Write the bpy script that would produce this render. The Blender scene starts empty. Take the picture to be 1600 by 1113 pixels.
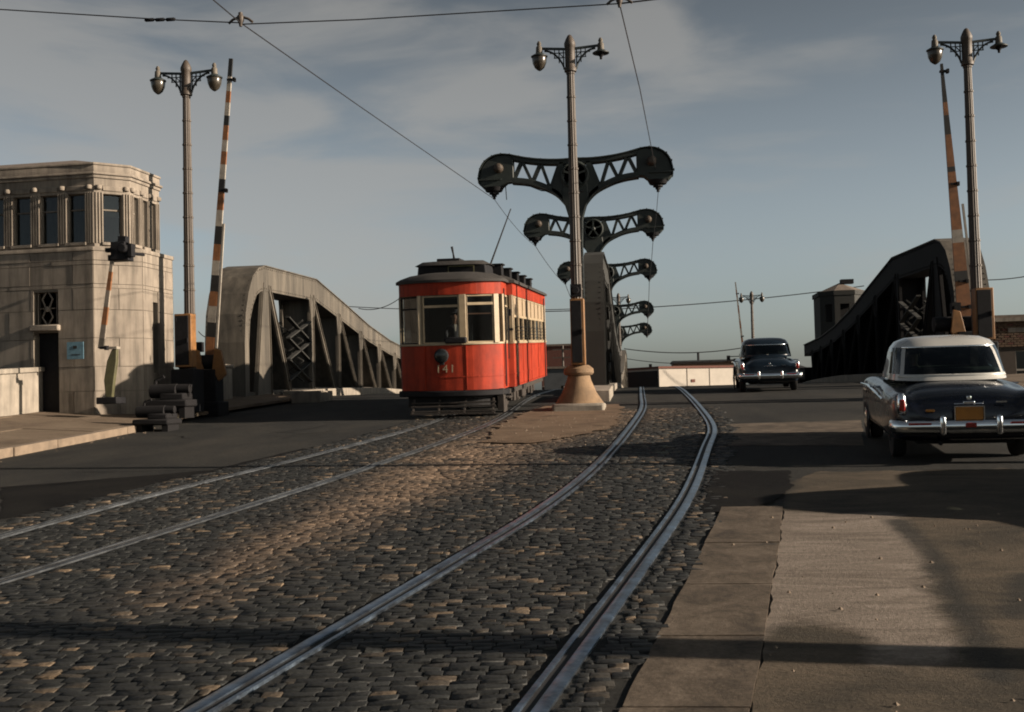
import bpy, bmesh, math, random
from mathutils import Vector, Matrix, Euler
random.seed(7)
R = math.radians
S = bpy.context.scene
COL = S.collection

# ------------------------------------------------------------------ camera
F = 1778.0; YAW = R(6.4); PITCH = R(2.06); ROLL = R(1.45)
CAM = Vector((0, 0, 1.6))
_f0 = Vector((-math.sin(YAW), math.cos(YAW), 0))
_fw = Vector((_f0.x*math.cos(PITCH), _f0.y*math.cos(PITCH), math.sin(PITCH)))
_rt = Vector((math.cos(YAW), math.sin(YAW), 0))
_up = _rt.cross(_fw)
RT = _rt*math.cos(ROLL) - _up*math.sin(ROLL)
UP = _up*math.cos(ROLL) + _rt*math.sin(ROLL)
cd = bpy.data.cameras.new('camera'); cam = bpy.data.objects.new('camera', cd); COL.objects.link(cam)
cd.sensor_width = 36.0; cd.lens = 36.0*F/1600.0; cd.clip_start = 0.1; cd.clip_end = 9000
m = Matrix((RT, UP, -_fw)).transposed().to_4x4(); m.translation = CAM
cam.matrix_world = m
cd.dof.use_dof = False
S.camera = cam

# ------------------------------------------------------------------ sky, sun, exposure
SUN_EL = R(16.5); SUN_OFF = R(6.0)          # from +X, turned towards the viewer
sdir = Vector((math.cos(SUN_EL)*math.cos(SUN_OFF), -math.cos(SUN_EL)*math.sin(SUN_OFF), math.sin(SUN_EL)))
w = bpy.data.worlds.new('World'); S.world = w; w.use_nodes = True
nt = w.node_tree; nt.nodes.clear()
def N(t, ty, **k):
    n = t.nodes.new(ty)
    for a, b in k.items(): setattr(n, a, b)
    return n
sky = N(nt, 'ShaderNodeTexSky', sky_type='NISHITA', sun_disc=False, sun_elevation=SUN_EL,
        sun_rotation=math.atan2(sdir.x, sdir.y), altitude=0.0, air_density=0.9, dust_density=2.2, ozone_density=1.6)
hs = N(nt, 'ShaderNodeHueSaturation'); hs.inputs['Saturation'].default_value = 0.44; hs.inputs['Value'].default_value = 1.0
tint = N(nt, 'ShaderNodeMix', data_type='RGBA', blend_type='MULTIPLY'); tint.inputs[0].default_value = 1.0
tint.inputs[7].default_value = (0.98, 1.03, 1.02, 1)
nt.links.new(sky.outputs[0], hs.inputs['Color']); nt.links.new(hs.outputs[0], tint.inputs[6])
tc = N(nt, 'ShaderNodeTexCoord')
# the air thickens towards the horizon all the way round
_sx = N(nt, 'ShaderNodeSeparateXYZ'); nt.links.new(tc.outputs['Generated'], _sx.inputs[0])
_el = N(nt, 'ShaderNodeMapRange', interpolation_type='SMOOTHSTEP'); _el.inputs[1].default_value = 0.0; _el.inputs[2].default_value = 0.45; _el.inputs[3].default_value = 1.24; _el.inputs[4].default_value = 0.40
nt.links.new(_sx.outputs[2], _el.inputs[0])
_sc = N(nt, 'ShaderNodeVectorMath', operation='SCALE'); nt.links.new(tint.outputs[2], _sc.inputs[0]); nt.links.new(_el.outputs[0], _sc.inputs['Scale'])
mp = N(nt, 'ShaderNodeMapping'); mp.inputs['Scale'].default_value = (1.0, 1.0, 3.8); mp.inputs['Location'].default_value = (0.55, 0.0, 0.3)
nz = N(nt, 'ShaderNodeTexNoise'); nz.inputs['Scale'].default_value = 4.2; nz.inputs['Detail'].default_value = 7; nz.inputs['Roughness'].default_value = 0.52
nz.inputs['Distortion'].default_value = 0.35
nt.links.new(tc.outputs['Generated'], mp.inputs[0]); nt.links.new(mp.outputs[0], nz.inputs[0])
rp = N(nt, 'ShaderNodeValToRGB'); rp.color_ramp.elements[0].position = 0.46; rp.color_ramp.elements[1].position = 0.72
nt.links.new(nz.outputs[0], rp.inputs[0])
def dirpx(px, py):
    d = _fw + RT*((px-800)/F) + UP*((556.5-py)/F); return d.normalized()
def blob(px, py, r):      # soft region of the sky where a cloud bank lies
    d = N(nt, 'ShaderNodeVectorMath', operation='SUBTRACT'); d.inputs[1].default_value = dirpx(px, py)
    s = N(nt, 'ShaderNodeVectorMath', operation='MULTIPLY'); s.inputs[1].default_value = (1, 1, 2.4)
    l = N(nt, 'ShaderNodeVectorMath', operation='LENGTH')
    mr = N(nt, 'ShaderNodeMapRange', interpolation_type='SMOOTHSTEP'); mr.inputs[1].default_value = r; mr.inputs[2].default_value = 0.02; mr.inputs[3].default_value = 0; mr.inputs[4].default_value = 1
    nt.links.new(tc.outputs['Generated'], d.inputs[0]); nt.links.new(d.outputs[0], s.inputs[0]); nt.links.new(s.outputs[0], l.inputs[0]); nt.links.new(l.outputs['Value'], mr.inputs[0])
    return mr.outputs[0]
acc = None
for a in ((380, 130, .42), (620, 130, .30), (150, 190, .34), (985, 58, .11), (420, 330, .34), (100, 80, .25)):
    b = blob(*a)
    if acc is None: acc = b
    else:
        mx = N(nt, 'ShaderNodeMath', operation='MAXIMUM'); nt.links.new(acc, mx.inputs[0]); nt.links.new(b, mx.inputs[1]); acc = mx.outputs[0]
# cloud amount = noise ramp raised where the banks lie
ad = N(nt, 'ShaderNodeMath', operation='MULTIPLY_ADD'); ad.inputs[1].default_value = 0.20
nt.links.new(acc, ad.inputs[0]); nt.links.new(nz.outputs[0], ad.inputs[2])
cr = N(nt, 'ShaderNodeValToRGB'); cr.color_ramp.elements[0].position = 0.50; cr.color_ramp.elements[1].position = 0.74
cr.color_ramp.interpolation = 'EASE'
nt.links.new(ad.outputs[0], cr.inputs[0])
fm = N(nt, 'ShaderNodeMath', operation='MULTIPLY'); fm.inputs[1].default_value = 0.50
nt.links.new(cr.outputs[0], fm.inputs[0])
cm = N(nt, 'ShaderNodeMix', data_type='RGBA'); cm.inputs[7].default_value = (3.6, 3.45, 3.2, 1)
nt.links.new(fm.outputs[0], cm.inputs[0]); nt.links.new(_sc.outputs[0], cm.inputs[6])
bg = N(nt, 'ShaderNodeBackground'); bg.inputs[1].default_value = 0.05
wo = N(nt, 'ShaderNodeOutputWorld'); nt.links.new(cm.outputs[2], bg.inputs[0]); nt.links.new(bg.outputs[0], wo.inputs[0])
sd = bpy.data.lights.new('sun', 'SUN'); sd.energy = 5.0; sd.angle = R(0.5); sd.color = (1.0, 0.84, 0.67)
so = bpy.data.objects.new('sun', sd); COL.objects.link(so); so.location = (40, -10, 30)
so.rotation_euler = (-sdir).to_track_quat('-Z', 'Y').to_euler()
S.view_settings.view_transform = 'Standard'; S.view_settings.look = 'None'
S.view_settings.exposure = 1.15; S.view_settings.gamma = 1.0; S.view_settings.use_curve_mapping = False
S.cycles.filter_width = 1.9

# ------------------------------------------------------------------ the lie of the land
_P = [(-400, -1.0), (-60, -0.6), (-10, -.12), (0, -.08), (4, -0.01), (26, 1.145), (29, 1.295), (32, 1.43), (38, 1.67), (44, 1.83), (52, 1.895),
      (60, 1.80), (70, 1.45), (80, 1.0), (90, .5), (100, .08), (112, -.35), (130, -.8), (160, -1.0), (9000, -1.0)]
def zr(y):
    for (a, za), (b, zb) in zip(_P, _P[1:]):
        if y <= b:
            t = (y-a)/(b-a); return za + (zb-za)*t
    return -1.0
def ray(px, py): return _fw + RT*((px-800)/F) + UP*((556.5-py)/F)
def A(px, py, d): return CAM + ray(px, py)*d
def G(px, py, dz=0.0):            # a pixel's point on the road surface
    r = ray(px, py); lo = None; d = 2.0; prev = None
    while d < 200:
        p = CAM + r*d; h = p.z - zr(p.y) - dz
        if h < 0:
            a, b = d-0.5, d
            for _ in range(30):
                c = (a+b)/2; p = CAM+r*c
                if p.z - zr(p.y) - dz < 0: b = c
                else: a = c
            return CAM + r*a
        d += 0.5
    return CAM + r*60

# ------------------------------------------------------------------ materials
def L(t, a, b): t.links.new(a, b)
K = .41      # the photograph is exposed for the sky: paint and paving are dark, sooty tones
def kk(c, k=None): return tuple(x*(k or K) for x in c)
def mat(name, col, rough=.8, metal=0., var=.25, scale=6., bump=.0, bscale=40., col2=None, streak=False, spec=.5, stretch=None, coat=0, emis=None, soot=0):
    m = bpy.data.materials.new(name); m.use_nodes = True; t = m.node_tree; b = t.nodes['Principled BSDF']
    if not metal: col = kk(col); col2 = kk(col2) if col2 else None
    b.inputs['Roughness'].default_value = rough; b.inputs['Metallic'].default_value = metal
    b.inputs['Specular IOR Level'].default_value = spec; b.inputs['Coat Weight'].default_value = coat
    c = N(t, 'ShaderNodeTexCoord'); mpp = N(t, 'ShaderNodeMapping')
    if streak: mpp.inputs['Scale'].default_value = (1, 1, .12)
    if stretch: mpp.inputs['Scale'].default_value = stretch
    L(t, c.outputs['Object'], mpp.inputs[0])
    n = N(t, 'ShaderNodeTexNoise'); n.inputs['Scale'].default_value = scale; n.inputs['Detail'].default_value = 6; n.inputs['Roughness'].default_value = .62
    L(t, mpp.outputs[0], n.inputs[0])
    r = N(t, 'ShaderNodeValToRGB'); e = r.color_ramp.elements
    e[0].position = .32; e[1].position = .68
    c2 = col2 or tuple(x*(1-var) for x in col); c1 = col if col2 else tuple(min(1, x*(1+var*.6)) for x in col)
    e[0].color = (*c2, 1); e[1].color = (*c1, 1)
    L(t, n.outputs[0], r.inputs[0]); L(t, r.outputs[0], b.inputs['Base Color'])
    if soot:
        gp_ = N(t, 'ShaderNodeNewGeometry'); ms = N(t, 'ShaderNodeMapping'); ms.inputs['Scale'].default_value = (3.2, 3.2, .35); L(t, gp_.outputs['Position'], ms.inputs[0])
        ns = N(t, 'ShaderNodeTexNoise'); ns.inputs['Scale'].default_value = 1.4; ns.inputs['Detail'].default_value = 7; ns.inputs['Roughness'].default_value = .65; L(t, ms.outputs[0], ns.inputs[0])
        mrs = N(t, 'ShaderNodeMapRange'); mrs.inputs[1].default_value = .42; mrs.inputs[2].default_value = .66; mrs.inputs[3].default_value = 1.0; mrs.inputs[4].default_value = 1-soot; L(t, ns.outputs[0], mrs.inputs[0])
        sc_ = N(t, 'ShaderNodeVectorMath', operation='SCALE'); L(t, r.outputs[0], sc_.inputs[0]); L(t, mrs.outputs[0], sc_.inputs['Scale']); L(t, sc_.outputs[0], b.inputs['Base Color'])
    rr = N(t, 'ShaderNodeMapRange'); rr.inputs[3].default_value = max(0, rough-.12); rr.inputs[4].default_value = min(1, rough+.12)
    L(t, n.outputs[0], rr.inputs[0]); L(t, rr.outputs[0], b.inputs['Roughness'])
    if bump:
        n2 = N(t, 'ShaderNodeTexNoise'); n2.inputs['Scale'].default_value = bscale; n2.inputs['Detail'].default_value = 5
        L(t, c.outputs['Object'], n2.inputs[0])
        bp = N(t, 'ShaderNodeBump'); bp.inputs['Strength'].default_value = bump; bp.inputs['Distance'].default_value = .02
        L(t, n2.outputs[0], bp.inputs['Height']); L(t, bp.outputs[0], b.inputs['Normal'])
    if emis:
        b.inputs['Emission Color'].default_value = (*emis, 1); b.inputs['Emission Strength'].default_value = 1
    return m
def glass(name, tintc=(.5, .55, .55), transp=.75):
    m = bpy.data.materials.new(name); m.use_nodes = True; t = m.node_tree; t.nodes.clear()
    o = N(t, 'ShaderNodeOutputMaterial'); tr = N(t, 'ShaderNodeBsdfTransparent'); tr.inputs[0].default_value = (*tintc, 1)
    gl = N(t, 'ShaderNodeBsdfGlossy'); gl.inputs['Roughness'].default_value = .06; gl.inputs[0].default_value = (.8, .85, .9, 1)
    fr = N(t, 'ShaderNodeFresnel'); fr.inputs[0].default_value = 1.5
    mx = N(t, 'ShaderNodeMixShader'); L(t, fr.outputs[0], mx.inputs[0]); L(t, tr.outputs[0], mx.inputs[1]); L(t, gl.outputs[0], mx.inputs[2]); L(t, mx.outputs[0], o.inputs[0])
    return m
M = {}
M['stone'] = mat('limestone', (.52, .44, .355), .9, var=.22, scale=1.6, bump=.25, bscale=60, soot=.5)
M['stone_back'] = mat('limestone backing', (.34, .29, .23), .95, var=.3, scale=2)
M['stone_pale'] = mat('pale concrete', (.56, .49, .40), .9, soot=.35, var=.25, scale=2.2, bump=.3, bscale=50)
M['roofgrit'] = mat('roof gravel', (.30, .23, .18), .95, var=.3, scale=5, bump=.4, bscale=80)
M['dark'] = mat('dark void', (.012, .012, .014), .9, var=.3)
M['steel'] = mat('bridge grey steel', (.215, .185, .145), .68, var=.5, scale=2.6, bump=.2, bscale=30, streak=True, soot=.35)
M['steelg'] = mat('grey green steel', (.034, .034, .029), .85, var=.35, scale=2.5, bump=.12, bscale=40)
M['shadesteel'] = mat('steel in painted shade', (.016, .015, .017), .85, var=.35, scale=2.5, bump=.12, bscale=40, spec=.25)  # bridge steel with the right truss's shade put into its colour
M['mast'] = mat('dark green mast paint', (.028, .042, .036), .6, var=.4, scale=4, bump=.12, bscale=30)
M['pole'] = mat('bronze brown pole paint', (.115, .085, .062), .6, var=.4, scale=3, bump=.15, bscale=40, streak=True)
M['bracket'] = mat('dark green bracket paint', (.035, .05, .048), .5, var=.4, scale=8)
M['lantern'] = mat('smoky lamp glass', (.10, .085, .065), .25, var=.4, scale=9)
M['white'] = mat('weathered white paint', (.62, .56, .48), .7, var=.28, scale=7, bump=.1)
M['orange'] = mat('faded orange paint', (.42, .17, .06), .65, var=.35, scale=7, bump=.1)
M['black'] = mat('black stripe paint', (.02, .02, .02), .6, var=.3, scale=7)
M['ochre'] = mat('ochre box paint', (.44, .20, .055), .6, var=.3, scale=6, bump=.1)
M['iron'] = mat('dark iron', (.020, .020, .024), .75, var=.5, scale=8, bump=.1, spec=.2)
M['red'] = mat('red streetcar enamel', (.68, .066, .022), .62, var=.28, scale=2.2, bump=.08, bscale=9, spec=.22, soot=.4)
M['cream'] = mat('cream trim paint', (.72, .56, .36), .5, var=.2, scale=5)
M['roofdark'] = mat('streetcar roof canvas', (.055, .048, .044), .85, var=.35, scale=3, bump=.2)
M['under'] = mat('dusty undergear', (.06, .045, .035), .85, var=.5, scale=5, bump=.3)
M['glass'] = glass('window glass'); M['carglass'] = glass('tinted car glass', (.30, .38, .35))
M['navy'] = mat('navy car paint', (.004, .008, .022), .28, var=.15, scale=2, coat=.55, spec=.3)
M['cartop'] = mat('ivory car roof paint', (1.0, .98, .92), .3, var=.08, scale=2, coat=.8)
M['chrome'] = mat('chrome', (.75, .78, .80), .12, metal=1, var=.06, scale=4)
M['tyre'] = mat('tyre rubber', (.018, .018, .018), .85, var=.3, scale=9)
M['redlens'] = mat('red lens', (.6, .02, .01), .25, var=.1, coat=.6)
M['plate'] = mat('orange licence plate', (.75, .30, .03), .5, var=.15, scale=12)
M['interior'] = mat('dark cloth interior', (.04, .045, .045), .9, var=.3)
M['wire'] = mat('overhead wire metal', (.03, .03, .035), .5, var=.2)
M['skin'] = mat('skin', (.50, .28, .19), .55, var=.12, scale=9)
M['cloth'] = mat('navy uniform cloth', (.02, .022, .03), .9, var=.3, scale=12)
M['brick'] = mat('red brick wall', (.22, .075, .05), .9, var=.35, scale=6, bump=.2)
M['brownbrick'] = mat('brown brick', (.22, .13, .075), .9, var=.35, scale=4, bump=.3)
M['mortar'] = mat('mortar backing', (.12, .09, .07), .95)
M['greywall'] = mat('grey rendered wall', (.13, .14, .15), .9, var=.3, scale=1)
M['whitewall'] = mat('whitewashed wall', (.78, .70, .60), .85, var=.15, scale=.8, bump=.1)
M['signblue'] = mat('pale blue notice', (.16, .32, .42), .6, var=.3, scale=12)
M['khaki'] = mat('khaki painted iron', (.16, .15, .06), .7, var=.4, scale=6)
M['concrete'] = mat('lane concrete', (.30, .215, .15), .9, var=.35, scale=1.3, bump=.4, bscale=55)
M['kerb'] = mat('kerb granite', (.36, .27, .19), .9, var=.3, scale=4, bump=.4, bscale=50)
M['water'] = mat('river water', (.02, .03, .03), .12, var=.2, scale=.2, bump=.2, bscale=1.2)
M['terrain'] = mat('dusty ground', (.10, .08, .06), .95, var=.4, scale=.3)

# rail steel with a polished running band
M['rail'] = mat('polished rail steel', (.33, .43, .55), .32, metal=1, var=.3, scale=5, bump=.3, bscale=16, col2=(.12, .13, .15))
M['rail_dull'] = mat('dull rail steel', (.20, .215, .23), .42, metal=1, var=.4, scale=3, bump=.2, bscale=14)
M['groove'] = mat('greasy rail groove', (.012, .012, .014), .8)

def road_mat():
    m = bpy.data.materials.new('worn asphalt'); m.use_nodes = True; t = m.node_tree; b = t.nodes['Principled BSDF']
    g = N(t, 'ShaderNodeNewGeometry')
    mp1 = N(t, 'ShaderNodeMapping'); mp1.inputs['Scale'].default_value = (.75, .34, .3)
    L(t, g.outputs['Position'], mp1.inputs[0])
    n1 = N(t, 'ShaderNodeTexNoise'); n1.inputs['Scale'].default_value = 1.0; n1.inputs['Detail'].default_value = 9; n1.inputs['Roughness'].default_value = .66; n1.inputs['Distortion'].default_value = .5
    L(t, mp1.outputs[0], n1.inputs[0])
    r = N(t, 'ShaderNodeValToRGB'); e = r.color_ramp.elements
    e[0].position = .33; e[0].color = (*kk((.020, .0215, .022)), 1); e[1].position = .70; e[1].color = (*kk((.070, .065, .056)), 1)
    x = e.new(.5); x.color = (*kk((.040, .040, .037)), 1)
    L(t, n1.outputs[0], r.inputs[0])
    n2 = N(t, 'ShaderNodeTexNoise'); n2.inputs['Scale'].default_value = 26; n2.inputs['Detail'].default_value = 6
    L(t, g.outputs['Position'], n2.inputs[0])
    mr = N(t, 'ShaderNodeMapRange'); mr.inputs[1].default_value = .3; mr.inputs[2].default_value = .7; mr.inputs[3].default_value = .5; mr.inputs[4].default_value = 1.5
    L(t, n2.outputs[0], mr.inputs[0])
    mu = N(t, 'ShaderNodeVectorMath', operation='SCALE'); L(t, r.outputs[0], mu.inputs[0]); L(t, mr.outputs[0], mu.inputs['Scale'])
    L(t, mu.outputs[0], b.inputs['Base Color'])
    b.inputs['Roughness'].default_value = .9; b.inputs['Specular IOR Level'].default_value = .2
    n3 = N(t, 'ShaderNodeTexNoise'); n3.inputs['Scale'].default_value = 9; n3.inputs['Detail'].default_value = 12; n3.inputs['Roughness'].default_value = .75
    L(t, g.outputs['Position'], n3.inputs[0])
    bp = N(t, 'ShaderNodeBump'); bp.inputs['Strength'].default_value = .55; bp.inputs['Distance'].default_value = .03
    L(t, n3.outputs[0], bp.inputs['Height']); L(t, bp.outputs[0], b.inputs['Normal'])
    return m
M['road'] = road_mat()
def conc_mat(name, lo, mid, hi, sx=.9, sy=.9):
    lo, mid, hi = kk(lo), kk(mid), kk(hi)
    m = bpy.data.materials.new(name); m.use_nodes = True; t = m.node_tree; b = t.nodes['Principled BSDF']
    g = N(t, 'ShaderNodeNewGeometry'); mp1 = N(t, 'ShaderNodeMapping'); mp1.inputs['Scale'].default_value = (sx, sy, .3)
    L(t, g.outputs['Position'], mp1.inputs[0])
    n1 = N(t, 'ShaderNodeTexNoise'); n1.inputs['Scale'].default_value = 1.0; n1.inputs['Detail'].default_value = 11; n1.inputs['Roughness'].default_value = .68; n1.inputs['Distortion'].default_value = .6
    L(t, mp1.outputs[0], n1.inputs[0])
    r = N(t, 'ShaderNodeValToRGB'); e = r.color_ramp.elements
    e[0].position = .30; e[0].color = (*lo, 1); e[1].position = .68; e[1].color = (*hi, 1); x = e.new(.47); x.color = (*mid, 1)
    L(t, n1.outputs[0], r.inputs[0])
    nf = N(t, 'ShaderNodeTexNoise'); nf.inputs['Scale'].default_value = 30; nf.inputs['Detail'].default_value = 8; nf.inputs['Roughness'].default_value = .75; L(t, g.outputs['Position'], nf.inputs[0])
    mf = N(t, 'ShaderNodeMapRange'); mf.inputs[1].default_value = .3; mf.inputs[2].default_value = .7; mf.inputs[3].default_value = .62; mf.inputs[4].default_value = 1.38; L(t, nf.outputs[0], mf.inputs[0])
    sf = N(t, 'ShaderNodeVectorMath', operation='SCALE'); L(t, r.outputs[0], sf.inputs[0]); L(t, mf.outputs[0], sf.inputs['Scale']); L(t, sf.outputs[0], b.inputs['Base Color'])
    b.inputs['Roughness'].default_value = .9; b.inputs['Specular IOR Level'].default_value = .25
    n3 = N(t, 'ShaderNodeTexNoise'); n3.inputs['Scale'].default_value = 16; n3.inputs['Detail'].default_value = 12; n3.inputs['Roughness'].default_value = .78
    L(t, g.outputs['Position'], n3.inputs[0])
    bp = N(t, 'ShaderNodeBump'); bp.inputs['Strength'].default_value = .5; bp.inputs['Distance'].default_value = .02
    L(t, n3.outputs[0], bp.inputs['Height']); L(t, bp.outputs[0], b.inputs['Normal'])
    return m
M['lane'] = conc_mat('worn pale concrete', (.13, .095, .065), (.30, .225, .165), (.42, .33, .26), .5, 1.6)
M['strip'] = conc_mat('brown concrete', (.055, .045, .036), (.165, .128, .094), (.29, .23, .175), 2.6, 2.2)
M['tar'] = conc_mat('dark tar and painted shade', (.012, .012, .014), (.020, .020, .021), (.034, .033, .031))  # deep tone, also used for the shade painted on the left road
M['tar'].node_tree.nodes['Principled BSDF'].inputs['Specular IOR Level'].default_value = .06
M['sidewalk'] = conc_mat('sidewalk concrete', (.16, .115, .08), (.27, .20, .14), (.36, .28, .20), .7, .7)
M['dirt'] = conc_mat('brown dirt', (.12, .075, .045), (.26, .17, .105), (.36, .25, .165), 1.5, 1.5)

def sett_mat():
    m = bpy.data.materials.new('granite sett'); m.use_nodes = True; t = m.node_tree; b = t.nodes['Principled BSDF']
    a = N(t, 'ShaderNodeAttribute', attribute_name='tone'); d = N(t, 'ShaderNodeAttribute', attribute_name='dust')
    r = N(t, 'ShaderNodeValToRGB'); e = r.color_ramp.elements
    e[0].position = 0; e[0].color = (.0042, .0048, .0048, 1); e[1].position = 1; e[1].color = (.108, .078, .050, 1)
    x = e.new(.66); x.color = (.0105, .0115, .0108, 1)
    L(t, a.outputs['Fac'], r.inputs[0])
    g = N(t, 'ShaderNodeNewGeometry'); n = N(t, 'ShaderNodeTexNoise'); n.inputs['Scale'].default_value = 30; n.inputs['Detail'].default_value = 6
    L(t, g.outputs['Position'], n.inputs[0])
    mr = N(t, 'ShaderNodeMapRange'); mr.inputs[1].default_value = .3; mr.inputs[2].default_value = .7; mr.inputs[3].default_value = .6; mr.inputs[4].default_value = 1.4
    L(t, n.outputs[0], mr.inputs[0])
    mu = N(t, 'ShaderNodeVectorMath', operation='SCALE'); L(t, r.outputs[0], mu.inputs[0]); L(t, mr.outputs[0], mu.inputs['Scale'])
    mx = N(t, 'ShaderNodeMix', data_type='RGBA'); mx.inputs[7].default_value = (.150, .104, .070, 1)
    n4 = N(t, 'ShaderNodeTexNoise'); n4.inputs['Scale'].default_value = 2.2; n4.inputs['Detail'].default_value = 8
    L(t, g.outputs['Position'], n4.inputs[0])
    m4 = N(t, 'ShaderNodeMapRange'); m4.inputs[1].default_value = .30; m4.inputs[2].default_value = .55
    L(t, n4.outputs[0], m4.inputs[0])
    m5 = N(t, 'ShaderNodeMath', operation='MULTIPLY'); L(t, m4.outputs[0], m5.inputs[0]); L(t, d.outputs['Fac'], m5.inputs[1])
    L(t, m5.outputs[0], mx.inputs[0]); L(t, mu.outputs[0], mx.inputs[6]); L(t, mx.outputs[2], b.inputs['Base Color'])
    b.inputs['Roughness'].default_value = .7; b.inputs['Specular IOR Level'].default_value = .4
    bp = N(t, 'ShaderNodeBump'); bp.inputs['Strength'].default_value = .6; bp.inputs['Distance'].default_value = .012
    L(t, n.outputs[0], bp.inputs['Height']); L(t, bp.outputs[0], b.inputs['Normal'])
    return m
M['sett'] = sett_mat()

# ------------------------------------------------------------------ mesh helpers
class MB:
    def __init__(s): s.v = []; s.f = []
    def add(s, vs, fs, mtx=None):
        o = len(s.v); s.v += [tuple(mtx @ Vector(v)) if mtx else tuple(v) for v in vs]; s.f += [tuple(i+o for i in f) for f in fs]; return s
    def box(s, c, d, rot=None, mtx=None):
        hx, hy, hz = d[0]/2, d[1]/2, d[2]/2
        vs = [Vector((x*hx, y*hy, z*hz)) for z in (-1, 1) for y in (-1, 1) for x in (-1, 1)]
        if rot: 
            e = Euler(rot).to_matrix(); vs = [e @ v for v in vs]
        vs = [v+Vector(c) for v in vs]
        return s.add(vs, [(0, 2, 3, 1), (4, 5, 7, 6), (0, 1, 5, 4), (2, 6, 7, 3), (0, 4, 6, 2), (1, 3, 7, 5)], mtx)
    def bar(s, a, b, wx, wy, upv=(0, 0, 1)):     # rectangular bar from a to b
        a, b = Vector(a), Vector(b); d = (b-a).normalized(); u = Vector(upv)
        if abs(d.dot(u)) > .98: u = Vector((0, 1, 0))
        sx = d.cross(u).normalized(); sy = sx.cross(d).normalized()
        vs = []
        for p in (a, b):
            for i, j in ((-1, -1), (1, -1), (1, 1), (-1, 1)): vs.append(p+sx*i*wx/2+sy*j*wy/2)
        return s.add(vs, [(3, 2, 1, 0), (4, 5, 6, 7), (0, 1, 5, 4), (1, 2, 6, 5), (2, 3, 7, 6), (3, 0, 4, 7)])
    def tube(s, pts, rad, n=8, cap=True):
        pts = [Vector(p) for p in pts]
        if not isinstance(rad, (list, tuple)): rad = [rad]*len(pts)
        o = len(s.v); prev = None
        for i, p in enumerate(pts):
            d = (pts[min(i+1, len(pts)-1)]-pts[max(i-1, 0)]).normalized()
            if prev is None:
                u = Vector((0, 0, 1)) if abs(d.z) < .9 else Vector((1, 0, 0)); a = d.cross(u).normalized()
            else: a = (prev-d*prev.dot(d)).normalized()
            prev = a; b = d.cross(a)
            for k in range(n):
                t = 2*math.pi*k/n; s.v.append(tuple(p+(a*math.cos(t)+b*math.sin(t))*rad[i]))
        for i in range(len(pts)-1):
            for k in range(n):
                s.f.append((o+i*n+k, o+i*n+(k+1) % n, o+(i+1)*n+(k+1) % n, o+(i+1)*n+k))
        if cap: s.f.append(tuple(o+k for k in range(n))[::-1]); s.f.append(tuple(o+(len(pts)-1)*n+k for k in range(n)))
        return s
    def lathe(s, c, prof, n=16, flute=0., axis='z'):
        c = Vector(c); o = len(s.v)
        for r, h in prof:
            for k in range(n):
                t = 2*math.pi*k/n; q = r*(1-flute*(k % 2))
                v = Vector((q*math.cos(t), q*math.sin(t), h))
                if axis == 'y': v = Vector((v.x, -h, v.y))
                if axis == 'x': v = Vector((h, v.x, v.y))
                s.v.append(tuple(c+v))
        for i in range(len(prof)-1):
            for k in range(n): s.f.append((o+i*n+k, o+i*n+(k+1) % n, o+(i+1)*n+(k+1) % n, o+(i+1)*n+k))
        s.f.append(tuple(o+k for k in range(n))[::-1]); s.f.append(tuple(o+(len(prof)-1)*n+k for k in range(n)))
        return s
    def prism(s, poly, fa, fb):      # polygon through two mappings (u,v)->3D
        o = len(s.v); n = len(poly)
        s.v += [tuple(fa(*p)) for p in poly]+[tuple(fb(*p)) for p in poly]
        s.f.append(tuple(o+i for i in range(n))[::-1]); s.f.append(tuple(o+n+i for i in range(n)))
        for i in range(n): s.f.append((o+i, o+(i+1) % n, o+n+(i+1) % n, o+n+i))
        return s
    def band(s, inner, outer, fa, fb):   # open strip between two polylines, with thickness
        n = len(inner); o = len(s.v)
        for fn in (fa, fb):
            s.v += [tuple(fn(*p)) for p in inner]+[tuple(fn(*p)) for p in outer]
        for i in range(n-1):
            a, b, c, d = o+i, o+i+1, o+n+i+1, o+n+i; k = 2*n
            s.f += [(a, b, c, d), (d+k, c+k, b+k, a+k), (a, a+k, b+k, b), (d, c, c+k, d+k)]
        k = 2*n
        s.f += [(o, o+n, o+n+k, o+k), (o+n-1, o+n-1+k, o+2*n-1+k, o+2*n-1)]
        return s
    def build(s, name, mt, parent=None, smooth=None, bevel=0, loc=None):
        me = bpy.data.meshes.new(name); me.from_pydata(s.v, [], s.f); me.validate()
        bm = bmesh.new(); bm.from_mesh(me); bmesh.ops.recalc_face_normals(bm, faces=bm.faces); bm.to_mesh(me); bm.free()
        me.materials.append(M[mt] if isinstance(mt, str) else mt)
        if smooth:
            me.shade_smooth(); me.set_sharp_from_angle(angle=R(smooth))
        o = bpy.data.objects.new(name, me); COL.objects.link(o)
        if parent: o.parent = parent
        if loc: o.location = loc
        if bevel:
            b = o.modifiers.new('bevel', 'BEVEL'); b.width = bevel; b.segments = 2; b.limit_method = 'ANGLE'; b.angle_limit = R(40)
            me.shade_smooth(); me.set_sharp_from_angle(angle=R(50))
        return o
def tag(o, label, cat, group=None):
    o['label'] = label; o['category'] = cat
    if group: o['group'] = group
    return o
def thing(name, label, cat, loc=(0, 0, 0), rot=(0, 0, 0), group=None):
    o = bpy.data.objects.new(name, None); COL.objects.link(o); o.empty_display_size = .3
    o.location = loc; o.rotation_euler = rot
    return tag(o, label, cat, group)
def struct(o, kind='structure'): o['kind'] = kind; return o
def copy_tree(o, parent=None):
    c = o.copy(); COL.objects.link(c); c.parent = parent
    for ch in [x for x in COL.objects if x.parent == o]: copy_tree(ch, c)
    return c

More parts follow.
